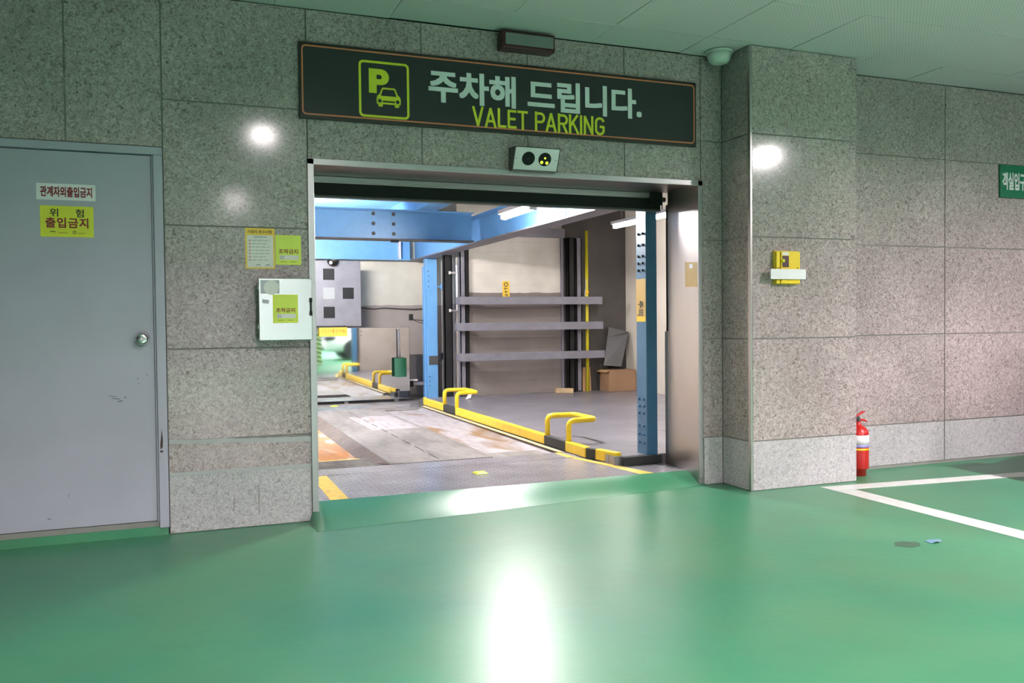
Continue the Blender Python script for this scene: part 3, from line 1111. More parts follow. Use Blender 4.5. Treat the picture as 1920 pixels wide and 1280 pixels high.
mb.prism(circ(-0.214, 1.29, 0.039, 32), front(-0.1008), 0, 0.0006, M['paper'])
mb.build('round_seal', t)
o = MB()
o.prism([(-0.263, 1.209), (-0.229, 1.204), (-0.227, 1.224), (-0.261, 1.228)], front(-0.1), 0, 0.0006, M['label_grey'])
tag(o.build('small_label', origin=(-0.245, -0.1, 1.21)), 'tiny grey label near the left edge of the cabinet door', 'label')


def lime_sticker(rect, y, label):
    t = plate('warning_sticker', label, 'sticker', rect, y, M['lime_sticker'], 0.0008, 'lime do not operate stickers', border=(M['lime'], 0.004, 0.002))
    x0, x1, z0, z1 = rect
    w, h = x1 - x0, z1 - z0
    lettering('lettering', '조작금지', (x0 + 0.12 * w, x1 - 0.12 * w, z0 + 0.37 * h, z0 + 0.53 * h), front(y - 0.0008), M['dark_red'], t, 0.02, 0.0003)
    mb = MB()
    mb.box(x0 + 0.15 * w, x1 - 0.1 * w, y - 0.0012, y - 0.0008, z0 + 0.17 * h, z0 + 0.32 * h, M['paper'])
    mb.build('white_field', t)
    mb = MB()
    for i in range(4):
        for k in range(2):
            mb.box(x0 + (0.17 + 0.045 * i) * w, x0 + (0.2 + 0.045 * i) * w, y - 0.0015, y - 0.0012, z0 + (0.19 + 0.065 * k) * h, z0 + (0.235 + 0.065 * k) * h, M['grey_ink'])
    mb.build('code_print', t)
    mb = MB()
    for i in range(8):
        mb.box(x0 + (0.2 + 0.03 * i) * w, x0 + (0.217 + 0.03 * i) * w, y - 0.0011, y - 0.0008, z0 + 0.085 * h, z0 + 0.11 * h, M['brown_ink'])
        pass
    mb.build('small_print', t)
    mb = MB()
    for i in range(8):
        mb.box(x0 + (0.58 + 0.03 * i) * w, x0 + (0.597 + 0.03 * i) * w, y - 0.0011, y - 0.0008, z0 + 0.085 * h, z0 + 0.11 * h, M['brown_ink'])
    mb.build('small_print', t)


lime_sticker((-0.208, -0.077, 1.101, 1.253), -0.1, 'lime do not operate sticker on the stainless cabinet door')
lime_sticker((-0.179, -0.043, 1.419, 1.58), 0.0, 'lime do not operate sticker on granite right of the notice sheet')
t = plate('notice_sheet', 'notice sheet with amber border stuck on granite above the cabinet', 'notice', (-0.336, -0.182, 1.396, 1.614), 0.0, M['amber'], 0.0008)
mb = MB()
mb.box(-0.327, -0.191, -0.0012, -0.0008, 1.403, 1.576, M['paper'])
mb.build('white_field', t)
lettering('title_lettering', '이용자 준수사항', (-0.322, -0.196, 1.585, 1.604), front(-0.0008), M['brown_ink'], t, 0.02, 0.0003)
mb = MB()
for i in range(7):
    z = 1.547 - i * 0.0175
    w = (0.092, 0.08, 0.094, 0.094, 0.094, 0.075, 0.085)[i]
    n = int(w / 0.0048)
    for k in range(n):
        if (k * 7 + i) % 6 == 5:
            continue
        mb.box(-0.301 + k * 0.0048, -0.2975 + k * 0.0048, -0.0015, -0.0012, z - 0.002, z + 0.0025, M['grey_ink'])
for k in range(9):
    mb.box(-0.29 + k * 0.0075, -0.285 + k * 0.0075, -0.0015, -0.0012, 1.563, 1.57, M['grey_ink'])
for k, x in enumerate((-0.285, -0.235)):
    for q in range(7):
        mb.box(x + q * 0.0045, x + 0.003 + q * 0.0045, -0.0015, -0.0012, 1.4075, 1.41, M['grey_ink'])
    mb.prism([(x, 1.413), (x + 0.008, 1.419), (x + 0.022, 1.419), (x + 0.03, 1.413), (x + 0.022, 1.416), (x + 0.008, 1.416)], front(-0.0012), 0, 0.0003, M['ink'])
mb.build('small_print', t)
mb = MB()
for i in range(7):
    z = 1.547 - i * 0.0175
    mb.box(-0.318, -0.307, -0.0015, -0.0012, z - 0.0045, z + 0.0045, M['pink_ink'])
mb.build('red_icons', t)

# ------------------------------------------------------------------ jamb sticker
t = thing('jamb_sticker', 'plain tan sticker on the inner face of the right gate jamb', 'sticker', (2.51, 0.08, 1.31))
mb = MB()
FJ = lambda u, v, d: Vector((2.51 - d, u, v))
mb.prism([(0.006, 1.312), (0.15, 1.316), (0.15, 1.484), (0.006, 1.474)], FJ, 0, 0.001, M['tan'])
mb.build('sheet', t)
mb = MB()
mb.prism([(0.058, 1.438), (0.098, 1.438), (0.098, 1.466), (0.058, 1.466)], FJ, 0.001, 0.0014, M['sign_white'])
mb.build('pale_patch', t)

# ------------------------------------------------------------------ yellow call point on the column, with the white label bar
t = thing('wall_call_box', 'small yellow call box with a dark red window on the column', 'call box', (2.965, CY, 1.32))
mb = MB()
mb.box(2.872, 2.9, CY - 0.035, CY, 1.32, 1.524, M['yellow_rail'])
mb.box(2.903, 3.052, CY - 0.042, CY, 1.32, 1.524, M['yellow_rail'])
mb.box(2.868, 3.056, CY - 0.02, CY, 1.316, 1.53, M['amber'])
mb.build('housing', t, bevel=0.003)
mb = MB()
mb.box(2.912, 2.962, CY - 0.0435, CY - 0.042, 1.424, 1.497, M['frame_red'])
mb.box(2.912, 2.962, CY - 0.0435, CY - 0.042, 1.5, 1.52, M['paper'])
mb.build('window', t)['label'] = 'dark red window under a white tab'
mb = MB()
mb.lathe((2.916, CY - 0.042, 1.465), (0, -1, 0), [(0, 0.011), (0.008, 0.011), (0.012, 0.006), (0.012, 0)], M['lime'], 18)
mb.build('button', t)
for x in (2.885, 3.032):
    mb = MB()
    mb.lathe((x, CY - (0.035 if x < 2.9 else 0.042), 1.42), (0, -1, 0), [(0, 0.004), (0.002, 0.004)], M['black'], 10)
    mb.build('screw', t)
t = thing('label_bar', 'white label bar across the yellow call box on the column', 'label', (2.95, CY, 1.35))
mb = MB()
mb.box(2.812, 3.087, CY - 0.056, CY - 0.043, 1.347, 1.412, M['white'])
mb.build('bar', t, bevel=0.003)
mb = MB()
for k in range(22):
    if k in (6, 7, 11, 12, 18):
        continue
    mb.box(2.838 + k * 0.0105, 2.845 + k * 0.0105, CY - 0.0565, CY - 0.056, 1.376 + 0.001 * (k % 3), 1.388, M['sign_white'])
mb.build('faded_print', t)

# ------------------------------------------------------------------ green direction sign at the right edge
t = thing('direction_sign', 'green sign with white Korean lettering on the right granite wall', 'sign', (5.35, 0, 2.01))
mb = MB()
mb.box(5.226, 5.51, -0.02, 0.0, 2.012, 2.262, M['green_sign'])
mb.build('panel', t, bevel=0.003)
lettering('lettering', '객실입구', (5.243, 5.49, 2.07, 2.205), front(-0.02), M['sign_white'], t, 0.03, 0.001)

# ------------------------------------------------------------------ painted bay lines on the floor
FL = lambda u, v, d: Vector((u, v, d))
mb = MB()
zl = 0.0015
mb.prism([(3.19, -0.37), (3.19, -0.5), (6.4, -0.79), (9.4, -1.05), (9.4, -0.92), (6.4, -0.66)], FL, 0.0002, zl, M['white_paint'])
mb.prism([(3.19, -0.505), (3.335, -0.52), (3.31, -3.2), (3.165, -3.2)], FL, 0.0002, zl, M['white_paint'])
mb.box(3.165, 9.4, -3.33, -3.2, 0.0002, zl, M['white_paint'])
tag(mb.build('bay_marking', origin=(3.25, -0.44, 0)), 'white painted parking bay lines on the green floor by the column', 'floor marking')
mb = MB()
FZ = lambda u, v, d: Vector((u, v, ZT + d))
mb.box(0.118, 0.222, 0.137, 0.935, ZT + 0.0002, ZT + 0.0014, M['yellow_paint'])
tag(mb.build('yellow_stripe', origin=(0.17, 0.5, ZT)), 'wide yellow stripe on checker plate beside the left jamb', 'floor marking')
mb = MB()
mb.prism([(2.145, 0.137), (2.25, 0.137), (2.18, 0.42), (2.06, 0.935), (2.01, 0.935), (2.09, 0.55)], FZ, 0.0002, 0.0014, M['yellow_paint'])
mb.prism([(2.0, 0.955), (2.05, 0.955), (2.05, 1.2), (2.0, 1.2)], FZ, 0.0002, 0.0014, M['yellow_paint'])
tag(mb.build('yellow_stripe', origin=(2.15, 0.4, ZT)), 'worn yellow stripe on checker plate leading to the right post', 'floor marking')

# reflector studs
def stud(x, y, z, label):
    t = thing('reflector_stud', label, 'reflector', (x, y, z))
    mb = MB()
    mb.prism([(x - 0.042, y - 0.042), (x + 0.042, y - 0.042), (x + 0.042, y + 0.042), (x - 0.042, y + 0.042)], lambda u, v, d: Vector((u, v, z + d)), 0.0003, 0.006, M['stud'])
    mb.prism([(x - 0.032, y - 0.03), (x + 0.032, y - 0.03), (x + 0.032, y + 0.03), (x - 0.032, y + 0.03)], lambda u, v, d: Vector((u, v, z + d)), 0.006, 0.011, M['stud'])
    mb.build('lens_plate', t, bevel=0.002)
stud(1.19, 0.6, ZT, 'lime reflector stud on the checker plate just inside the gate')
stud(1.12, 6.0, 0.05, 'lime reflector stud on the bay floor in front of the mirror')

# floor scraps
t = MB()
t.face([(2.706, -1.70, 0.001), (2.735, -1.71, 0.012), (2.742, -1.66, 0.008), (2.712, -1.655, 0.002)], M['foil'])
t.face([(2.735, -1.71, 0.012), (2.765, -1.70, 0.003), (2.76, -1.65, 0.001), (2.742, -1.66, 0.008)], M['white'])
t.face([(2.765, -1.70, 0.003), (2.785, -1.69, 0.009), (2.775, -1.655, 0.004), (2.76, -1.65, 0.001)], M['foil'])
o = t.build('foil_scrap', origin=(2.745, -1.68, 0))
sd_ = o.modifiers.new('thick', 'SOLIDIFY')
sd_.thickness = 0.001
tag(o, 'crumpled blue and white wrapper scrap lying on the green floor', 'litter')
mb = MB()
P_ = [(2.54 + 0.075 * math.cos(a) * (0.8 + 0.3 * random.random()), -1.665 + 0.05 * math.sin(a) * (0.7 + 0.5 * random.random())) for a in [2 * PI * i / 16 for i in range(16)]]
mb.prism([(x + 0.05, y) for x, y in P_], FL, 0.0002, 0.0008, M['grime'])
tag(mb.build('oil_patch', origin=(2.59, -1.66, 0)), 'dark grime patch on the green floor left of the wrapper scrap', 'stain')

# ------------------------------------------------------------------ fire extinguisher behind the column
t = thing('fire_extinguisher', 'red fire extinguisher on the floor behind the column corner', 'fire extinguisher', (3.735, -0.13, 0))
ex, ey = 3.725, -0.13
mb = MB()
mb.lathe((ex, ey, 0.0), (0, 0, 1), [(0.0, 0.055), (0.05, 0.057), (0.05, 0.07), (0.056, 0.0735), (0.29, 0.0735), (0.315, 0.068), (0.335, 0.052), (0.35, 0.028), (0.36, 0.022), (0.375, 0.022)], M['red'], 32)
mb.build('cylinder', t)
mb = MB()
mb.lathe((ex, ey, 0.2), (0, 0, 1), [(0, 0.0742), (0.02, 0.0742)], M['violet_ink'], 32)
mb.lathe((ex, ey, 0.22), (0, 0, 1), [(0, 0.0742), (0.065, 0.0742)], M['white'], 32)
mb.build('paper_label', t)
mb = MB()
mb.lathe((ex, ey, 0.18), (0, 0, 1), [(0, 0.0742), (0.013, 0.0742)], M['yellow_rail'], 32)
mb.build('yellow_band', t)
mb = MB()
mb.lathe((ex, ey, 0.37), (0, 0, 1), [(0, 0.016), (0.03, 0.018), (0.032, 0.012), (0.045, 0.012)], M['dark_grey'], 18)
mb.build('valve', t)
mb = MB()
mb.tube([(ex - 0.03, ey, 0.385), (ex + 0.01, ey, 0.388), (ex + 0.06, ey, 0.38), (ex + 0.085, ey, 0.368)], [0.008, 0.009, 0.008, 0.005], M['red'], 10)
mb.build('carry_handle', t)
mb = MB()
mb.tube([(ex - 0.03, ey, 0.402), (ex, ey, 0.418), (ex + 0.035, ey, 0.436), (ex + 0.065, ey, 0.442)], [0.006, 0.009, 0.008, 0.005], M['red'], 10)
mb.build('squeeze_lever', t)
mb = MB()
mb.tube([(ex - 0.01, ey - 0.015, 0.395), (ex - 0.06, ey - 0.03, 0.40), (ex - 0.095, ey - 0.02, 0.34), (ex - 0.09, ey - 0.01, 0.2), (ex - 0.085, ey, 0.1)], 0.009, M['rubber'], 10)
mb.build('hose', t)

# ------------------------------------------------------------------ parking pallet
t = thing('parking_pallet', 'dusty steel parking pallet with raised middle and rusty wheel troughs', 'pallet', (1.1, 3.2, 0.0))
PY0, PY1 = 1.205, 5.19
mb = MB()
mb.box(0.72, 1.5, PY0, PY1, 0.02, 0.084, M['pallet'])
for i in range(9):                                # dashed centre slots
    ya = PY0 + 0.08 + i * 0.42
    mb.box(1.096, 1.106, ya, ya + 0.27, 0.0843, 0.0848, M['black'])
mb.box(1.0, 1.45, 3.15, 4.35, 0.0841, 0.0846, M['trough'])
mb.build('middle_deck', t)
mb = MB()
yA = PY0
mb.hexa([Vector((0.60, yA + 0.45, 0.0)), Vector((0.60, yA + 0.45, 0.034)), Vector((0.60, PY1, 0.0)), Vector((0.60, PY1, 0.034)),
         Vector((0.72, yA, 0.0)), Vector((0.72, yA, 0.084)), Vector((0.72, PY1, 0.0)), Vector((0.72, PY1, 0.084))], M['slope'])
mb.hexa([Vector((1.5, yA, 0.0)), Vector((1.5, yA, 0.084)), Vector((1.5, PY1, 0.0)), Vector((1.5, PY1, 0.084)),
         Vector((1.6, yA + 0.45, 0.0)), Vector((1.6, yA + 0.45, 0.04)), Vector((1.6, PY1, 0.0)), Vector((1.6, PY1, 0.04))], M['trough'])
mb.build('side_slope', t)
mb = MB()
mb.box(0.05, 0.6, 1.75, PY1, 0.02, 0.034, M['rust'])
mb.box(0.05, 0.6, 1.69, 1.75, 0.02, 0.052, M['yellow_paint'])
mb.build('wheel_trough', t)['label'] = 'orange rusty left wheel trough'
mb = MB()
mb.box(1.6, 1.97, PY0 + 0.3, PY1, 0.02, 0.04, M['trough'])
mb.hexa([Vector((1.97, PY0, 0.0)), Vector((1.97, PY0, 0.04)), Vector((1.97, PY1, 0.0)), Vector((1.97, PY1, 0.04)),
         Vector((2.09, PY0, 0.0)), Vector((2.09, PY0, 0.08)), Vector((2.09, PY1, 0.0)), Vector((2.09, PY1, 0.08))], M['trough'])
mb.build('wheel_trough', t)['label'] = 'grey right wheel trough with brown stains'
mb = MB()
for i in range(9):                                # ribbed end ramp
    ya = PY0 + 0.03 + i * 0.05
    mb.box(0.05, 0.715, ya, ya + 0.026, 0.03, 0.062 + 0.0, M['pallet'])
mb.box(0.05, 0.715, PY0, PY0 + 0.5, 0.0, 0.055, M['pallet'])
mb.build('end_ramp', t)
mb = MB()
mb.box(1.505, 1.97, PY0, PY0 + 0.32, 0.0, 0.06, M['pallet'])
mb.build('end_ramp', t)
mb = MB()
mb.box(2.035, 2.075, PY0, PY1, 0.0795, 0.086, M['pale_yellow'])
mb.build('edge_stripe', t)

# ------------------------------------------------------------------ yellow wheel guide rail with two looped handles
rail = thing('guide_rail', 'long yellow guide rail along the edge of the grey walkway', 'guide rail', (2.12, 3.2, 0.1))
mb = MB()
def railseg(p, q, m, w=0.05, z0=0.085, z1=0.165):
    p, q = Vector((*p, 0)), Vector((*q, 0))
    d = (q - p).normalized()
    nn = Vector((-d.y, d.x, 0)) * (w / 2)
    up0, up1 = Vector((0, 0, z0)), Vector((0, 0, z1))
    mb.hexa([p + nn + up0, p + nn + up1, q + nn + up0, q + nn + up1, p - nn + up0, p - nn + up1, q - nn + up0, q - nn + up1], m)
YR = M['yellow_rail']
railseg((2.20, 0.53), (2.15, 0.76), YR)
railseg((2.12, 0.86), (2.12, 1.21), YR)
railseg((2.12, 1.62), (2.12, 4.05), YR)
railseg((2.12, 4.50), (2.12, 5.35), YR)
railseg((2.12, 5.35), (2.16, 5.5), YR, 0.045)
mb.build('bar', rail, bevel=0.008)
mb = MB()
railseg((2.15, 0.76), (2.12, 0.86), M['rubber'], 0.046, 0.085, 0.16)
mb.build('rubber_joint', rail, bevel=0.006)
mb = MB()
railseg((2.12, 1.21), (2.12, 1.62), M['rubber'], 0.05, 0.085, 0.162)
mb.build('rubber_joint', rail, bevel=0.006)
mb = MB()
railseg((2.12, 4.05), (2.12, 4.50), M['rubber'], 0.05, 0.085, 0.162)
mb.build('rubber_joint', rail, bevel=0.006)
mb = MB()
railseg((2.16, 5.5), (2.165, 5.56), M['rubber'], 0.044, 0.085, 0.16)
mb.build('end_cap', rail, bevel=0.006)


def arc(c, a, b, n=6):
    """rounded corner through points: quarter blend from a to b around corner c"""
    c, a, b = Vector(c), Vector(a), Vector(b)
    return [(a * (1 - t) ** 2 + c * 2 * t * (1 - t) + b * t * t) for t in [i / n for i in range(n + 1)]]


def rounded(path, r):
    P = [Vector(p) for p in path]
    out = [P[0]]
    for i in range(1, len(P) - 1):
        d0, d1 = (P[i - 1] - P[i]).normalized(), (P[i + 1] - P[i]).normalized()
        out += arc(P[i], P[i] + d0 * r, P[i] + d1 * r)
    out.append(P[-1])
    return out


for y0, y1 in ((1.19, 1.60), (4.06, 4.52)):
    mb = MB()
    mb.tube(rounded([(2.12, y0, 0.12), (2.12, y0, 0.322), (2.36, y0 + 0.02, 0.322), (2.36, y1 - 0.02, 0.322), (2.12, y1, 0.322), (2.12, y1, 0.12)], 0.05), 0.0215, YR, 14)
    mb.build('handle', rail)
o = MB()
o.box(2.2, 2.505, 0.45, 0.485, 0.082, 0.14, M['rubber'])
tag(o.build('kerb_strip', bevel=0.004, origin=(2.36, 0.47, 0.082)), 'black kerb strip along the front edge of the walkway', 'kerb')

# ------------------------------------------------------------------ blue steel frame
def bolts_on(parent, pts, axis, r=0.011, m=None):
    for p in pts:
        mb = MB()
        mb.lathe(p, axis, [(0, r), (0.008, r), (0.011, r * 0.7)], m or M['black'], 8)
        mb.build('bolt', parent)

post = thing('steel_post', 'blue steel post with tan warning sticker just inside the right jamb', 'post', (2.46, 0.56, 0.08))
mb = MB()
mb.box(2.405, 2.493, 0.49, 0.63, 0.08, 1.95, M['blue_post'])
mb.build('shaft', post, bevel=0.004)
mb = MB()
mb.box(2.385, 2.503, 0.487, 0.65, 0.08, 0.1, M['dark_grey'])
mb.build('base_plate', post)
bolts_on(post, [(2.405, y, z) for z in (1.71, 1.63, 1.55, 1.5, 1.45) for y in (0.53, 0.592)], (-1, 0, 0), 0.0095)
bolts_on(post, [(2.405, y, z) for z in (0.53, 0.48, 0.43, 0.34, 0.28, 0.22) for y in (0.53, 0.592)], (-1, 0, 0), 0.0095, M['blue_post'])
t = thing('post_sticker', 'tan warning sticker with rotated lettering on the near blue post', 'sticker', (2.404, 0.56, 1.08))
FP = lambda u, v, d: Vector((2.4045 - d, u, v))
mb = MB()
mb.prism([(0.494, 1.085), (0.628, 1.085), (0.628, 1.39), (0.494, 1.39)], FP, 0, 0.001, M['tan'])
mb.build('sheet', t)
mb = MB()
mb.prism([(0.50, 1.085), (0.622, 1.085), (0.622, 1.12), (0.50, 1.12)], FP, 0.001, 0.0013, M['amber'])
mb.build('amber_strip', t)
# letters read upward: text u axis runs up the post
lettering('lettering', '주의', (1.13, 1.235, 0.525, 0.6), lambda u, v, d: Vector((2.4035 - d, 1.125 - v, 2.365 - u)), M['ink'], t, 0.02, 0.0004)

far = thing('steel_post', 'light blue steel post standing at the far corner of the walkway', 'post', (2.5, 6.4, 0.05))
mb = MB()
mb.box(2.425, 2.575, 6.33, 6.47, 0.05, 1.95, M['blue'])
mb.build('shaft', far, bevel=0.004)
mb = MB()
mb.box(2.395, 2.424, 6.36, 6.44, 0.05, 1.84, M['blue'])
mb.build('bolted_flange', far, bevel=0.003)
mb = MB()
mb.box(2.576, 2.635, 6.36, 6.4, 1.56, 1.585, M['blue'])
mb.box(2.635, 2.655, 6.36, 6.4, 1.535, 1.61, M['blue'])
mb.build('bracket', far, bevel=0.002)
bolts_on(far, [(x, 6.33, z) for z in (1.78, 1.71, 1.64, 1.57, 0.36, 0.3, 0.24) for x in (2.455,)], (0, -1, 0), 0.009, M['blue_post'])
mb = MB()
mb.box(2.45, 2.575, 6.328, 6.331, 0.52, 0.64, M['dark_grey'])
mb.build('dark_patch', far)
# small sensors on arms
t = thing('sensor_arm', 'small black sensor on a thin arm at the far blue post', 'sensor', (2.42, 6.4, 1.1))
mb = MB()
mb.tube([(2.42, 6.4, 1.115), (2.24, 6.36, 1.13)], 0.008, M['dark_grey'], 8)
mb.tube([(2.42, 6.4, 1.08), (2.33, 6.38, 1.09), (2.24, 6.36, 1.13)], 0.004, M['black'], 6)
mb.build('arm', t)
mb = MB()
mb.box(2.19, 2.24, 6.33, 6.37, 1.12, 1.205, M['black'])
mb.build('head', t, bevel=0.004)
t = thing('sensor_arm', 'pale-topped sensor on a low grey arm at the far blue post', 'sensor', (2.42, 6.3, 0.24))
mb = MB()
mb.box(2.24, 2.42, 6.385, 6.415, 0.25, 0.29, M['mid_grey'])
mb.build('arm', t)
mb = MB()
mb.box(2.19, 2.24, 6.36, 6.43, 0.23, 0.31, M['black'])
mb.box(2.18, 2.30, 6.36, 6.43, 0.31, 0.33, M['white'])
mb.build('head', t, bevel=0.003)
t = thing('sensor_arm', 'small black sensor right of the far blue post', 'sensor', (2.6, 6.3, 0.55))
mb = MB()
mb.tube([(2.575, 6.3, 0.56), (2.62, 6.28, 0.6)], 0.01, M['black'], 8)
mb.build('arm', t)
mb = MB()
mb.box(2.60, 2.652, 6.25, 6.3, 0.59, 0.68, M['black'])
mb.build('head', t, bevel=0.004)


def ibeam(name, label, axis, a, b, c, z0, z1, w, m, lipm=None):
    """I beam along axis from a to b centred on c"""
    t = thing(name, label, 'beam', ((a + b) / 2, c, z0) if axis == 'x' else (c, (a + b) / 2, z0))
    def bx(mb, c0, c1, za, zb, m_):
        if axis == 'x':
            mb.box(a, b, c0, c1, za, zb, m_)
        else:
            mb.box(c0, c1, a, b, za, zb, m_)
    mb = MB()
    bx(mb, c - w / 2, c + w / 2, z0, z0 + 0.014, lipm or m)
    mb.build('lower_flange', t, bevel=0.002)
    mb = MB()
    bx(mb, c - w / 2, c + w / 2, z1 - 0.014, z1, m)
    mb.build('upper_flange', t, bevel=0.002)
    mb = MB()
    bx(mb, c - 0.008, c + 0.008, z0 + 0.014, z1 - 0.014, m)
    mb.build('web', t)
    return t

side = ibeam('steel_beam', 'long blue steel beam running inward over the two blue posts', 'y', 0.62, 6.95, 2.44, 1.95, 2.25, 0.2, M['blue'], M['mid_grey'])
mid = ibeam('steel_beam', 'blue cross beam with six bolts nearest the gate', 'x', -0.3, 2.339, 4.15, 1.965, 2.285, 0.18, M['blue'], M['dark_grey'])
bolts_on(mid, [(x, 4.142, z) for x in (1.25, 1.467) for z in (2.036, 2.14, 2.244)], (0, -1, 0), 0.02, M['dark_grey'])
mb = MB()
mb.box(1.42, 1.5, 4.06, 4.1, 1.94, 1.965, M['black'])
mb.build('stop_block', mid)
rearb = ibeam('steel_beam', 'plain blue cross beam above the guide lamp board', 'x', -0.3, 2.339, 6.86, 1.955, 2.33, 0.16, M['blue'])
mb = MB()
mb.box(2.17, 2.195, 6.78, 6.852, 1.97, 2.32, M['white'])
mb.build('stiffener', rearb)['label'] = 'pale stiffener plate'
# upper parking pallet overhead
t = thing('upper_pallet', 'underside of the light blue upper pallet above the cross beams', 'pallet', (1.1, 3.4, 2.4))
mb = MB()
mb.box(-0.1, 2.3, 2.3, 6.7, 2.46, 2.5, M['blue'])
mb.build('deck', t)
mb = MB()
mb.box(0.45, 0.55, 2.3, 6.7, 2.286, 2.46, M['blue'])
mb.build('rib', t)
mb = MB()
mb.box(1.7, 1.8, 2.3, 6.7, 2.286, 2.46, M['blue'])
mb.build('rib', t)
mb = MB()
mb.prism([(0.5, 2.36), (1.3, 2.36), (1.3, 2.46), (0.5, 2.46)], lambda u, v, d: Vector((u, d, v)), 2.8, 3.1, M['dark_grey'])  # plain dark box under the deck
mb.build('dark_box', t)

# ------------------------------------------------------------------ guide lamp board, sign and mirror standing before the rear wall
YB = 6.25
KB = 0.9405
bx = lambda x: -0.674 + (x + 0.674) * KB
bz = lambda z: 1.1 + (z - 1.1) * KB
t = thing('guide_board', 'grey guide lamp board with square windows under the rear blue beam', 'board', (1.0, YB, 0.05))
mb = MB()
mb.box(0.35, bx(1.665), YB, YB + 0.03, bz(1.05), bz(1.945), M['board'])
mb.build('panel', t, bevel=0.003)
for x, z, m, lb in ((1.23, 1.758, 'lens_dark', None), (0.974, 1.501, 'lens_dark', None), (1.23, 1.501, 'lamp_face', 'pale grey window'), (1.492, 1.501, 'lens_dark', None), (1.23, 1.24, 'lens_dark', None)):
    mb = MB()
    mb.box(bx(x - 0.076), bx(x + 0.076), YB - 0.003, YB, bz(z - 0.077), bz(z + 0.077), M[m])
    w_ = mb.build('window', t)
    if lb:
        w_['label'] = lb
mb = MB()
mb.box(0.35, bx(1.45), YB - 0.04, YB, bz(1.035), bz(1.058), M['black'])
mb.build('lower_edge', t)
for x in (0.42, 1.3):
    mb = MB()
    mb.box(x, x + 0.05, YB + 0.032, YB + 0.07, 0.05, 1.86, M['mid_grey'])
    mb.build('upright', t)
t = thing('dome_camera', 'small dark dome with a painted glint above the topmost board window', 'camera', (bx(1.27), YB, 1.87))
mb = MB()
mb.lathe((bx(1.28), YB - 0.075, bz(1.945)), (0, 0, -1), [(0, 0.075), (0.02, 0.075), (0.045, 0.063), (0.065, 0.036), (0.072, 0.0)], M['lens_dark'], 24)
mb.build('dome', t)
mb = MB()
mb.lathe((bx(1.235), YB - 0.135, bz(1.905)), (0, -1, 0), [(0, 0.02), (0.012, 0.02)], M['white'], 12)  # white disc stands in for the glint on the dome
mb.build('painted_glint', t)
mb = MB()
mb.box(bx(1.28) - 0.03, bx(1.28) + 0.03, YB - 0.1, YB - 0.001, bz(1.945), bz(1.945) + 0.01, M['mid_grey'])
mb.build('bracket', t)
MX1, MZ0, MZ1 = bx(2.345), 0.085, bz(1.03)
t = thing('mirror', 'wide low mirror standing near floor level below the guide board', 'mirror', (1.0, YB, 0.05))
MYAW = math.radians(-0.3)
def FM(u, v, d):
    return Vector((u, YB + 0.002 + (u - MX1) * math.tan(MYAW) - d, v))
mb = MB()
mb.prism([(0.05, MZ0), (MX1, MZ0), (MX1, MZ1), (0.05, MZ1)], FM, -0.02, -0.006, M['dark_grey'])
mb.build('backing', t)
mb = MB()
mb.prism([(0.055, MZ0 + 0.005), (MX1 - 0.005, MZ0 + 0.005), (MX1 - 0.005, MZ1 - 0.005), (0.055, MZ1 - 0.005)], FM, -0.006, -0.001, M['mirror'])
mb.build('glass', t)
for x in (0.3, 1.95):
    mb = MB()
    mb.box(x, x + 0.06, YB + 0.0, YB + 0.03, 0.05, MZ0 + 0.01, M['dark_grey'])
    mb.build('foot', t)
for z in (0.985, 0.93):
    mb = MB()
    mb.lathe(FM(bx(1.66), z, 0.0), (0, -1, 0), [(0, 0.008), (0.006, 0.008)], M['chrome'], 10)
    mb.build('fixing', t)
t = thing('bay_sign', 'yellow sign with brown lettering along the bottom of the guide board', 'sign', (bx(1.27), YB - 0.045, bz(0.92)))
mb = MB()
mb.box(bx(1.085), bx(1.462), YB - 0.05, YB - 0.042, bz(0.915), bz(1.034), M['amber'])
mb.build('panel', t)
lettering('lettering', '사이드 미러를 접어주세요', (bx(1.1), bx(1.447), bz(0.955), bz(1.02)), front(YB - 0.05), M['brown_ink'], t, 0.02, 0.001)
mb = MB()
for i in range(12):
    mb.box(bx(1.215 + i * 0.01), bx(1.221 + i * 0.01), YB - 0.051, YB - 0.05, bz(0.927), bz(0.937), M['brown_ink'])
mb.build('small_print', t)
# shovel at the mirror's edge
YS = YB - 0.07
t = thing('snow_shovel', 'green bladed shovel hanging upright at the right edge of the mirror', 'shovel', (bx(2.19), YS, bz(0.34)))
mb = MB()
mb.tube([(bx(2.185), YS, bz(0.52)), (bx(2.175), YS + 0.005, bz(1.0))], 0.011, M['board'], 10)
mb.build('shaft', t)
mb = MB()
gp = []
for i in range(7):
    u = -0.08 + 0.16 * i / 6
    gp.append((bx(2.19) + u, YS - 0.03 + 3.5 * u * u))
for (xa, ya), (xb, yb) in zip(gp, gp[1:]):
    mb.hexa([Vector((xa, ya, bz(0.335))), Vector((xa, ya, bz(0.60))), Vector((xa, ya + 0.006, bz(0.335))), Vector((xa, ya + 0.006, bz(0.60))),
             Vector((xb, yb, bz(0.335))), Vector((xb, yb, bz(0.60))), Vector((xb, yb + 0.006, bz(0.335))), Vector((xb, yb + 0.006, bz(0.60)))], M['shovel_green'])
mb.build('blade', t)
mb = MB()
mb.tube(rounded([(bx(2.175), YB + 0.004, bz(0.985)), (bx(2.175), YS, bz(0.985)), (bx(2.175), YS, bz(1.01))], 0.01), 0.004, M['dark_grey'], 8)
mb.build('hook', t)
# cable along the rear wall
o = MB()
o.tube([(1.67, 6.965, 1.30), (1.85, 6.965, 1.285), (2.0, 6.965, 1.30), (2.2, 6.965, 1.285), (2.42, 6.965, 1.275), (2.62, 6.965, 1.29)], 0.009, M['dark_grey'], 8)
tag(o.build('wall_cable', origin=(2.1, 6.965, 1.28)), 'dark cable running along the rear wall right of the guide board', 'cable')

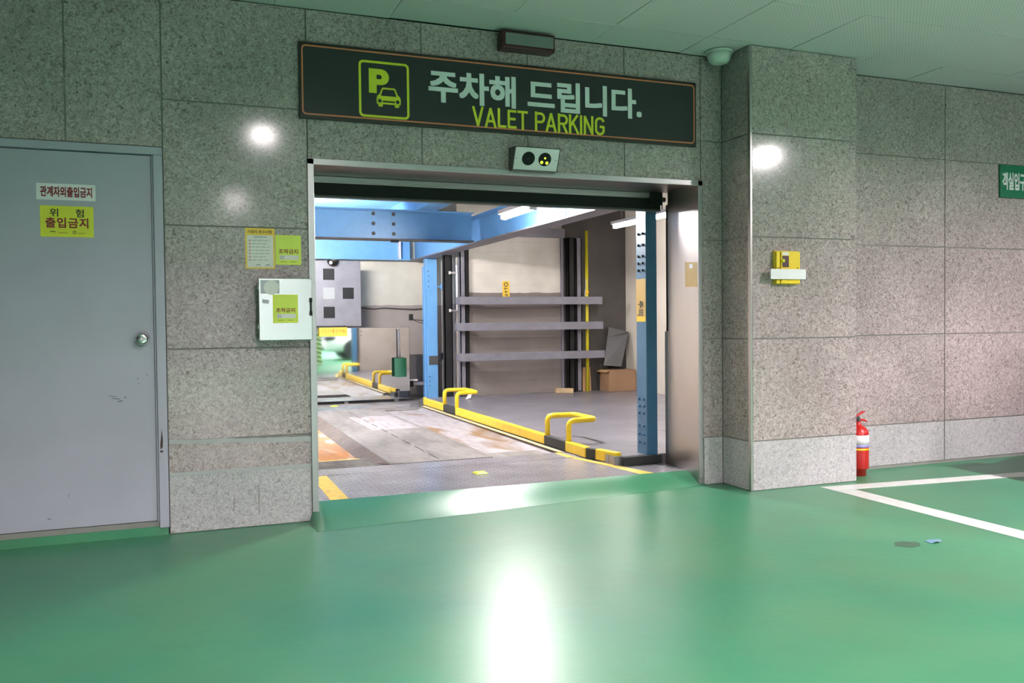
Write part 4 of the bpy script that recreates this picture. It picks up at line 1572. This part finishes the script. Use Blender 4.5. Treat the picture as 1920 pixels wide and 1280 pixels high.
# ------------------------------------------------------------------ side end wall: shutter, posts and guard bars
t = thing('slatted_shutter', 'tall slatted cream and taupe shutter behind the grey guard bars', 'shutter', (3.45, 5.68, 0.14))
mb = MB()
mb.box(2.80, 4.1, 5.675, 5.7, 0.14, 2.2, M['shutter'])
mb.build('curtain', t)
mb = MB()
mb.box(2.742, 4.15, 5.62, 5.7, 2.2, 2.32, M['mid_grey'])
mb.build('head_box', t, bevel=0.004)
mb = MB()
mb.box(2.745, 2.80, 5.64, 5.7, 0.14, 2.2, M['black'])
mb.build('guide_channel', t)
mb = MB()
mb.box(4.1, 4.13, 5.64, 5.7, 0.14, 2.2, M['mid_grey'])
mb.build('guide_channel', t)
mb = MB()
mb.box(4.14, 5.1, 5.692, 5.7, 0.14, 2.8, M['dark_sheet'])  # dark sheet over the end wall right of the shutter
struct(mb.build('wall_dark_sheet'))
t = thing('shutter_sticker', 'narrow yellow sticker on the shutter above the topmost bar', 'sticker', (3.3, 5.67, 1.41))
x0, x1 = 3.27, 3.37
mb = MB()
mb.box(x0, x1, 5.672, 5.675, 1.40, 1.62, M['amber'])
mb.build('sheet', t)
mb = MB()
mb.ring(circ(3.32, 1.575, 0.03), circ(3.32, 1.575, 0.02), front(5.672), 0, 0.001, M['ink'])
for k in range(3):
    z = 1.52 - k * 0.042
    mb.box(3.295, 3.345, 5.671, 5.672, z, z + 0.008, M['ink'])
    mb.box(3.3 + 0.012 * k, 3.31 + 0.012 * k, 5.671, 5.672, z - 0.016, z + 0.018, M['ink'])
mb.build('print', t)
def column_thing(label, name, x0, x1, y0, y1, z0, z1, m, extra=None):
    t = thing(name, label, 'post', ((x0 + x1) / 2, (y0 + y1) / 2, z0))
    mb = MB()
    mb.box(x0, x1, y0, y0 + 0.012, z0, z1, m)
    mb.box(x0, x0 + 0.012, y0, y1, z0, z1, m)
    mb.box(x1 - 0.012, x1, y0, y1, z0, z1, m)
    mb.build('channel', t)
    mb = MB()
    mb.box(x0 - 0.008, x1 + 0.004, y0 - 0.0, y1, z0, z0 + 0.012, M['dark_grey'])
    mb.build('base_plate', t)
    return t
column_thing('black steel channel post left of the grey guard bars', 'channel_post', 2.49, 2.6, 5.72, 5.8, 0.05, 1.95, M['black'])
column_thing('grey steel channel post at the left ends of the guard bars', 'channel_post', 2.665, 2.74, 5.6, 5.69, 0.14, 2.2, M['mid_grey'])
column_thing('black steel channel post right of the shutter behind the guard bars', 'channel_post', 4.18, 4.27, 5.58, 5.68, 0.14, 2.2, M['black'])
column_thing('grey steel channel post between the black post and yellow pipe', 'channel_post', 4.3, 4.38, 5.6, 5.69, 0.14, 2.2, M['mid_grey'])
for zc, xa, xb, wh in ((1.36, 2.61, 4.6, 'topmost'), (1.03, 2.585, 4.61, 'middle'), (0.645, 2.60, 4.63, 'lowest')):
    t = thing('guard_bar', wh + ' of the three grey guard bars across the shutter', 'guard bar', (3.6, 5.45, zc - 0.05), 'grey guard bars across the shutter')
    mb = MB()
    mb.box(xa, xb, 5.42, 5.47, zc - 0.05, zc + 0.05, M['mid_grey'])
    mb.build('bar', t, bevel=0.003)
    mb = MB()
    mb.box(xa, xa + 0.08, 5.47, 5.6, zc - 0.045, zc + 0.045, M['mid_grey'])
    mb.build('bracket', t, bevel=0.003)
    mb = MB()
    mb.box(xb - 0.3, xb - 0.24, 5.47, 5.6, zc - 0.04, zc + 0.04, M['dark_grey'])
    mb.build('bracket', t)
t = thing('wall_pipe', 'thin yellow upright pipe beside the cardboard box', 'pipe', (4.45, 5.6, 0.14))
mb = MB()
mb.tube([(4.46, 5.6, 0.14), (4.455, 5.6, 2.3)], 0.022, M['pipe_yellow'], 14)
mb.build('pipe', t)
mb = MB()
mb.lathe((4.457, 5.6, 1.45), (0, 0, 1), [(0, 0.027), (0.05, 0.027)], M['amber'], 14)
mb.build('coupling', t)
mb = MB()
mb.tube([(4.42, 5.59, 1.42), (4.44, 5.58, 1.65)], 0.005, M['white'], 8)
mb.build('tie', t)
t = thing('hinge_rod', 'vertical pale rod with two bolts fixed beside the black post', 'rod', (2.64, 5.68, 1.2))
mb = MB()
mb.tube([(2.645, 5.66, 1.24), (2.645, 5.66, 1.82)], 0.016, M['white'], 10)
mb.build('rod', t)
for z in (1.24, 1.72):
    mb = MB()
    mb.lathe((2.54, 5.66, z), (1, 0, 0), [(0, 0.02), (0.02, 0.02), (0.02, 0.012), (0.1, 0.012)], M['white'], 12)
    mb.build('bolt', t)
# boxes in the corner
def open_box(t, x0, x1, y0, y1, z0, z1):
    mb = MB()
    mb.box(x0, x1, y0, y1, z0, z1, M['cardboard'])
    mb.build('carton', t, bevel=0.004)
    mb = MB()
    mb.box((x0 + x1) / 2 - 0.03, (x0 + x1) / 2 + 0.03, y0 - 0.001, y1 + 0.001, z1 - 0.001, z1 + 0.001, M['tape'])
    mb.build('tape', t)
    return t
t = thing('cardboard_box', 'brown cardboard box under the dark tilted panel in the corner', 'box', (4.86, 5.5, 0.14))
open_box(t, 4.66, 5.06, 5.36, 5.64, 0.14, 0.43)
mb = MB()
mb.hexa([Vector((4.60, 5.33, 0.4)), Vector((4.60, 5.33, 0.405)), Vector((4.60, 5.62, 0.4)), Vector((4.60, 5.62, 0.405)),
         Vector((4.662, 5.36, 0.425)), Vector((4.662, 5.36, 0.43)), Vector((4.662, 5.62, 0.425)), Vector((4.662, 5.62, 0.43))], M['tape'])
mb.build('flap', t)
t = thing('cardboard_sheet', 'folded flat carton leaning behind the yellow pipe', 'box', (4.5, 5.66, 0.14))
mb = MB()
mb.hexa([Vector((4.40, 5.635, 0.14)), Vector((4.40, 5.665, 0.46)), Vector((4.40, 5.65, 0.14)), Vector((4.40, 5.68, 0.46)),
         Vector((4.53, 5.635, 0.14)), Vector((4.53, 5.665, 0.46)), Vector((4.53, 5.65, 0.14)), Vector((4.53, 5.68, 0.46))], M['tape'])
mb.build('sheet', t)
t = thing('tilted_panel', 'dark bent metal panel leaning on the cardboard box against the wall', 'panel', (4.86, 5.5, 0.43))
def slab4(mb, a, b, c, d, th, m):
    n_ = (Vector(b) - Vector(a)).cross(Vector(d) - Vector(a)).normalized() * th
    a, b, c, d = map(Vector, (a, b, c, d))
    mb.hexa([a, a + n_, d, d + n_, b, b + n_, c, c + n_], m)
mb = MB()
slab4(mb, (4.62, 5.44, 0.49), (4.86, 5.40, 0.47), (5.04, 5.52, 0.90), (4.76, 5.60, 0.86), 0.006, M['dark_grey'])
mb.build('face', t)
mb = MB()
slab4(mb, (4.76, 5.60, 0.86), (5.04, 5.52, 0.90), (5.06, 5.56, 0.935), (4.80, 5.63, 1.0), 0.006, M['dark_grey'])
mb.build('bent_edge', t)
mb = MB()
slab4(mb, (4.86, 5.40, 0.47), (4.99, 5.55, 0.435), (5.05, 5.62, 0.80), (5.04, 5.52, 0.90), 0.006, M['black'])
mb.build('side_flange', t)
o = MB()
o.hexa([Vector((3.97, 5.54, 0.14)), Vector((3.97, 5.54, 0.2)), Vector((3.97, 5.6, 0.14)), Vector((3.97, 5.6, 0.2)),
        Vector((4.17, 5.44, 0.14)), Vector((4.17, 5.44, 0.2)), Vector((4.17, 5.5, 0.14)), Vector((4.17, 5.5, 0.2))], M['wood'])
tag(o.build('wood_block', bevel=0.003, origin=(4.07, 5.5, 0.14)), 'short wood block on the walkway at the foot of the shutter', 'wood block')
o = MB()
o.face([(2.62, 5.2, 0.145), (2.66, 5.2, 0.16), (2.70, 5.23, 0.26), (2.68, 5.22, 0.27)], M['white'])
o.face([(2.62, 5.2, 0.145), (2.68, 5.22, 0.27), (2.65, 5.26, 0.2), (2.61, 5.25, 0.142)], M['white'])
o = o.build('paper_scrap', origin=(2.65, 5.22, 0.142))
q = o.modifiers.new('thick', 'SOLIDIFY')
q.thickness = 0.002
tag(o, 'crumpled white paper scrap behind the far yellow handle', 'litter')

# ------------------------------------------------------------------ lamps
def tube_lamp(x, y0, y1, z, label, m):
    t = thing('tube_lamp', label, 'lamp', (x, (y0 + y1) / 2, z), 'tube lamps in the parking bay')
    mb = MB()
    mb.box(x - 0.05, x + 0.05, y0 - 0.03, y1 + 0.03, z + 0.022, z + 0.06, M['white'])
    mb.box(x - 0.03, x + 0.03, y0 - 0.03, y0, z - 0.02, z + 0.022, M['white'])
    mb.box(x - 0.03, x + 0.03, y1, y1 + 0.03, z - 0.02, z + 0.022, M['white'])
    mb.build('housing', t, bevel=0.004)
    mb = MB()
    mb.tube([(x, y0, z), (x, y1, z)], 0.022, m, 16)
    mb.build('tube', t)
    for y in (y0 + 0.15, y1 - 0.15):
        mb = MB()
        if x < 3:
            mb.box(x - 0.02, 2.338, y - 0.015, y + 0.015, z + 0.06, z + 0.075, M['mid_grey'])
            mb.box(2.325, 2.339, y - 0.015, y + 0.015, 1.955, z + 0.075, M['mid_grey'])
        else:
            mb.tube([(x, y, z + 0.06), (x, y, 2.8)], 0.006, M['mid_grey'], 8)
        mb.build('hanger', t)
tube_lamp(1.97, 1.52, 2.15, 2.0, 'bright tube lamp beside the long blue beam', M['tube'])
tube_lamp(4.15, 3.0, 4.2, 2.2, 'bright tube lamp above the walkway behind the near blue post', M['tube_weak'])


t = thing('tube_lamp', 'bright tube lamp fixed behind the nearest blue cross beam', 'lamp', (0.7, 4.36, 2.1), 'tube lamps in the parking bay')
mb = MB()
mb.box(0.37, 1.03, 4.33, 4.39, 2.125, 2.16, M['white'])
mb.box(0.37, 0.395, 4.34, 4.38, 2.08, 2.125, M['white'])
mb.box(1.005, 1.03, 4.34, 4.38, 2.08, 2.125, M['white'])
mb.build('housing', t, bevel=0.004)
mb = MB()
mb.tube([(0.395, 4.36, 2.1), (1.005, 4.36, 2.1)], 0.022, M['tube'], 16)
mb.build('tube', t)
for x in (0.5, 0.9):
    mb = MB()
    mb.box(x - 0.015, x + 0.015, 4.158, 4.38, 2.16, 2.175, M['mid_grey'])
    mb.build('hanger', t)


def ceiling_lamp(x, y, m, label):
    t = thing('ceiling_lamp', label, 'lamp', (x, y, ZC), 'round ceiling lamps behind the camera')
    mb = MB()
    mb.lathe((x, y, ZC), (0, 0, -1), [(0, 0.13), (0.02, 0.13), (0.046, 0.12), (0.045, 0.115), (0.012, 0.105)], M['white'], 32, )  # lip deepened to keep lamp light off the upper walls
    mb.build('rim', t)
    mb = MB()
    mb.lathe((x, y, ZC - 0.013), (0, 0, -1), [(0, 0.104), (0.006, 0.1), (0.008, 0.0)], m, 32)
    mb.build('diffuser', t)
for i, y in enumerate((-3.16, -7.2, -11.3, -15.3)):
    n_ = ('nearest', 'second', 'third', 'farthest')[i]
    ceiling_lamp(0.05, y, M['lamp_side%d' % i], n_ + ' round ceiling lamp of the left row behind the camera')
    if True:
        ceiling_lamp(5.02, y, M['lamp_key%d' % i], n_ + ' round ceiling lamp of the middle row by the column')
        ceiling_lamp((10.0, 6.8, 10.0, 10.0)[i], y, M['lamp_right%d' % i], n_ + ' round ceiling lamp of the right row over the parked cars')

# ------------------------------------------------------------------ pillar with hazard stripes (seen in the mirror)
mb = MB()
mb.box(2.1, 2.66, -5.9, -5.35, 0, ZC, M['granite_base'])
struct(mb.build('wall_pillar'))
t = thing('hazard_strip', 'lime and black striped guard on the garage pillar edge', 'guard', (2.6, -5.345, 0.03))
mb = MB()
mb.box(2.50, 2.66, -5.35, -5.342, 0.03, 0.85, M['stripe_lime'])
mb.build('strip', t)
mb = MB()
for k in range(7):
    z = 0.05 + k * 0.112
    mb.prism([(2.50, z + 0.05), (2.66, z), (2.66, z + 0.05), (2.50, z + 0.10)], lambda u, v, d: Vector((u, -5.342 + d, v)), 0, 0.001, M['black'])
mb.build('stripes', t)


# ------------------------------------------------------------------ cars
def make_car(loc, label, body, length=4.4, group=None):
    """car with its nose toward -x"""
    X, Y, Z = loc
    t = thing('car', label, 'car', loc, group)
    W2 = 0.88
    def loft(st, m, name, parent=t):
        # st: list of (x, [(half_width, z)...])
        mb = MB()
        rows = []
        for x, prof in st:
            rows.append([mb.bm.verts.new((X + x, Y - w, Z + z)) for w, z in prof] + [mb.bm.verts.new((X + x, Y + w, Z + z)) for w, z in reversed(prof)])
        k = mb.mi(m)
        for A, B in zip(rows, rows[1:]):
            for i in range(len(A)):
                j = (i + 1) % len(A)
                mb.bm.faces.new((A[i], A[j], B[j], B[i])).material_index = k
        mb.bm.faces.new(rows[0]).material_index = k
        mb.bm.faces.new(rows[-1][::-1]).material_index = k
        o = mb.build(name, parent, smooth=True)
        sm = o.modifiers.new('sub', 'SUBSURF')
        sm.levels = sm.render_levels = 2
        return o
    def prof(w, z0, zb, zt, crown=0.75):
        return [(w * 0.9, z0), (w, z0 + 0.08), (w * 1.0, zb), (w * 0.94, zt - 0.03), (w * crown, zt)]
    loft([(0.0, prof(W2 * 0.8, 0.28, 0.5, 0.6)), (0.06, prof(W2 * 0.86, 0.24, 0.52, 0.66)), (0.5, prof(W2 * 0.98, 0.22, 0.58, 0.78)), (1.2, prof(W2, 0.2, 0.62, 0.9)), (1.5, prof(W2, 0.2, 0.64, 0.93)),
          (2.6, prof(W2, 0.2, 0.66, 0.93)), (3.6, prof(W2, 0.2, 0.68, 0.95)), (4.2, prof(W2 * 0.97, 0.24, 0.66, 0.95)), (4.36, prof(W2 * 0.9, 0.3, 0.6, 0.86)), (4.4, prof(W2 * 0.85, 0.34, 0.58, 0.76))], body, 'body')
    def pc(w, z0, z1, tp=0.82):
        return [(w, z0), (w * 0.97, z0 + 0.05), (w * tp, z1 - 0.06), (w * tp * 0.85, z1)]
    loft([(1.15, pc(W2 * 0.88, 0.86, 0.93, 0.95)), (1.3, pc(W2 * 0.9, 0.88, 1.02, 0.93)), (1.95, pc(W2 * 0.9, 0.9, 1.40)), (2.5, pc(W2 * 0.9, 0.9, 1.46)), (3.1, pc(W2 * 0.9, 0.9, 1.42)), (3.75, pc(W2 * 0.88, 0.9, 1.1, 0.9)), (3.95, pc(W2 * 0.86, 0.88, 0.96, 0.95))], M['glass'], 'glasshouse')
    loft([(1.9, [(W2 * 0.76, 1.395), (W2 * 0.7, 1.41), (W2 * 0.4, 1.42)]), (2.2, [(W2 * 0.77, 1.42), (W2 * 0.7, 1.455), (W2 * 0.4, 1.47)]), (2.9, [(W2 * 0.77, 1.42), (W2 * 0.7, 1.455), (W2 * 0.4, 1.47)]), (3.2, [(W2 * 0.75, 1.37), (W2 * 0.7, 1.40), (W2 * 0.4, 1.41)])], body, 'roof')
    for x in (0.85, 3.5):
        for s in (-1, 1):
            mb = MB()
            yy = Y + s * (W2 - 0.2)
            mb.lathe((X + x, yy, Z + 0.31), (0, s, 0), [(0, 0.2), (0.0, 0.3), (0.03, 0.31), (0.18, 0.31), (0.21, 0.29), (0.21, 0.2)], M['rubber'], 28)
            wh = mb.build('wheel', t)
            mb = MB()
            mb.lathe((X + x, yy + s * 0.16, Z + 0.31), (0, s, 0), [(0, 0.21), (0.045, 0.2), (0.05, 0.07), (0.06, 0.05), (0.062, 0)], M['stainless_dull'], 24)
            mb.build('hub', wh)
    for s in (-1, 1):
        mb = MB()
        mb.prism([(0.58, 0.56), (0.78, 0.6), (0.8, 0.7), (0.6, 0.68)], lambda u, v, d: Vector((X + d + 0.2 * max(0, u - 0.6), Y + s * u, Z + v)), 0.03, 0.3, M['lens_dark'])
        mb.build('headlamp', t)
        mb = MB()
        mb.box(X + 1.42, X + 1.6, Y + s * (W2 + 0.02) - 0.09, Y + s * (W2 + 0.02) + 0.09, Z + 0.93, Z + 1.06, body)
        mb.build('wing_mirror', t, bevel=0.03)
    mb = MB()
    mb.box(X - 0.012, X + 0.05, Y - 0.6, Y + 0.6, Z + 0.3, Z + 0.4, M['black'])
    mb.build('grille', t, bevel=0.01)
    return t


make_car((3.05, -8.4, 0), 'white car parked across the garage, seen small in the mirror', M['car_white'])
make_car((4.62, -1.66, 0), 'dark car parked in the white lined bay beside the granite wall', M['car_dark'])
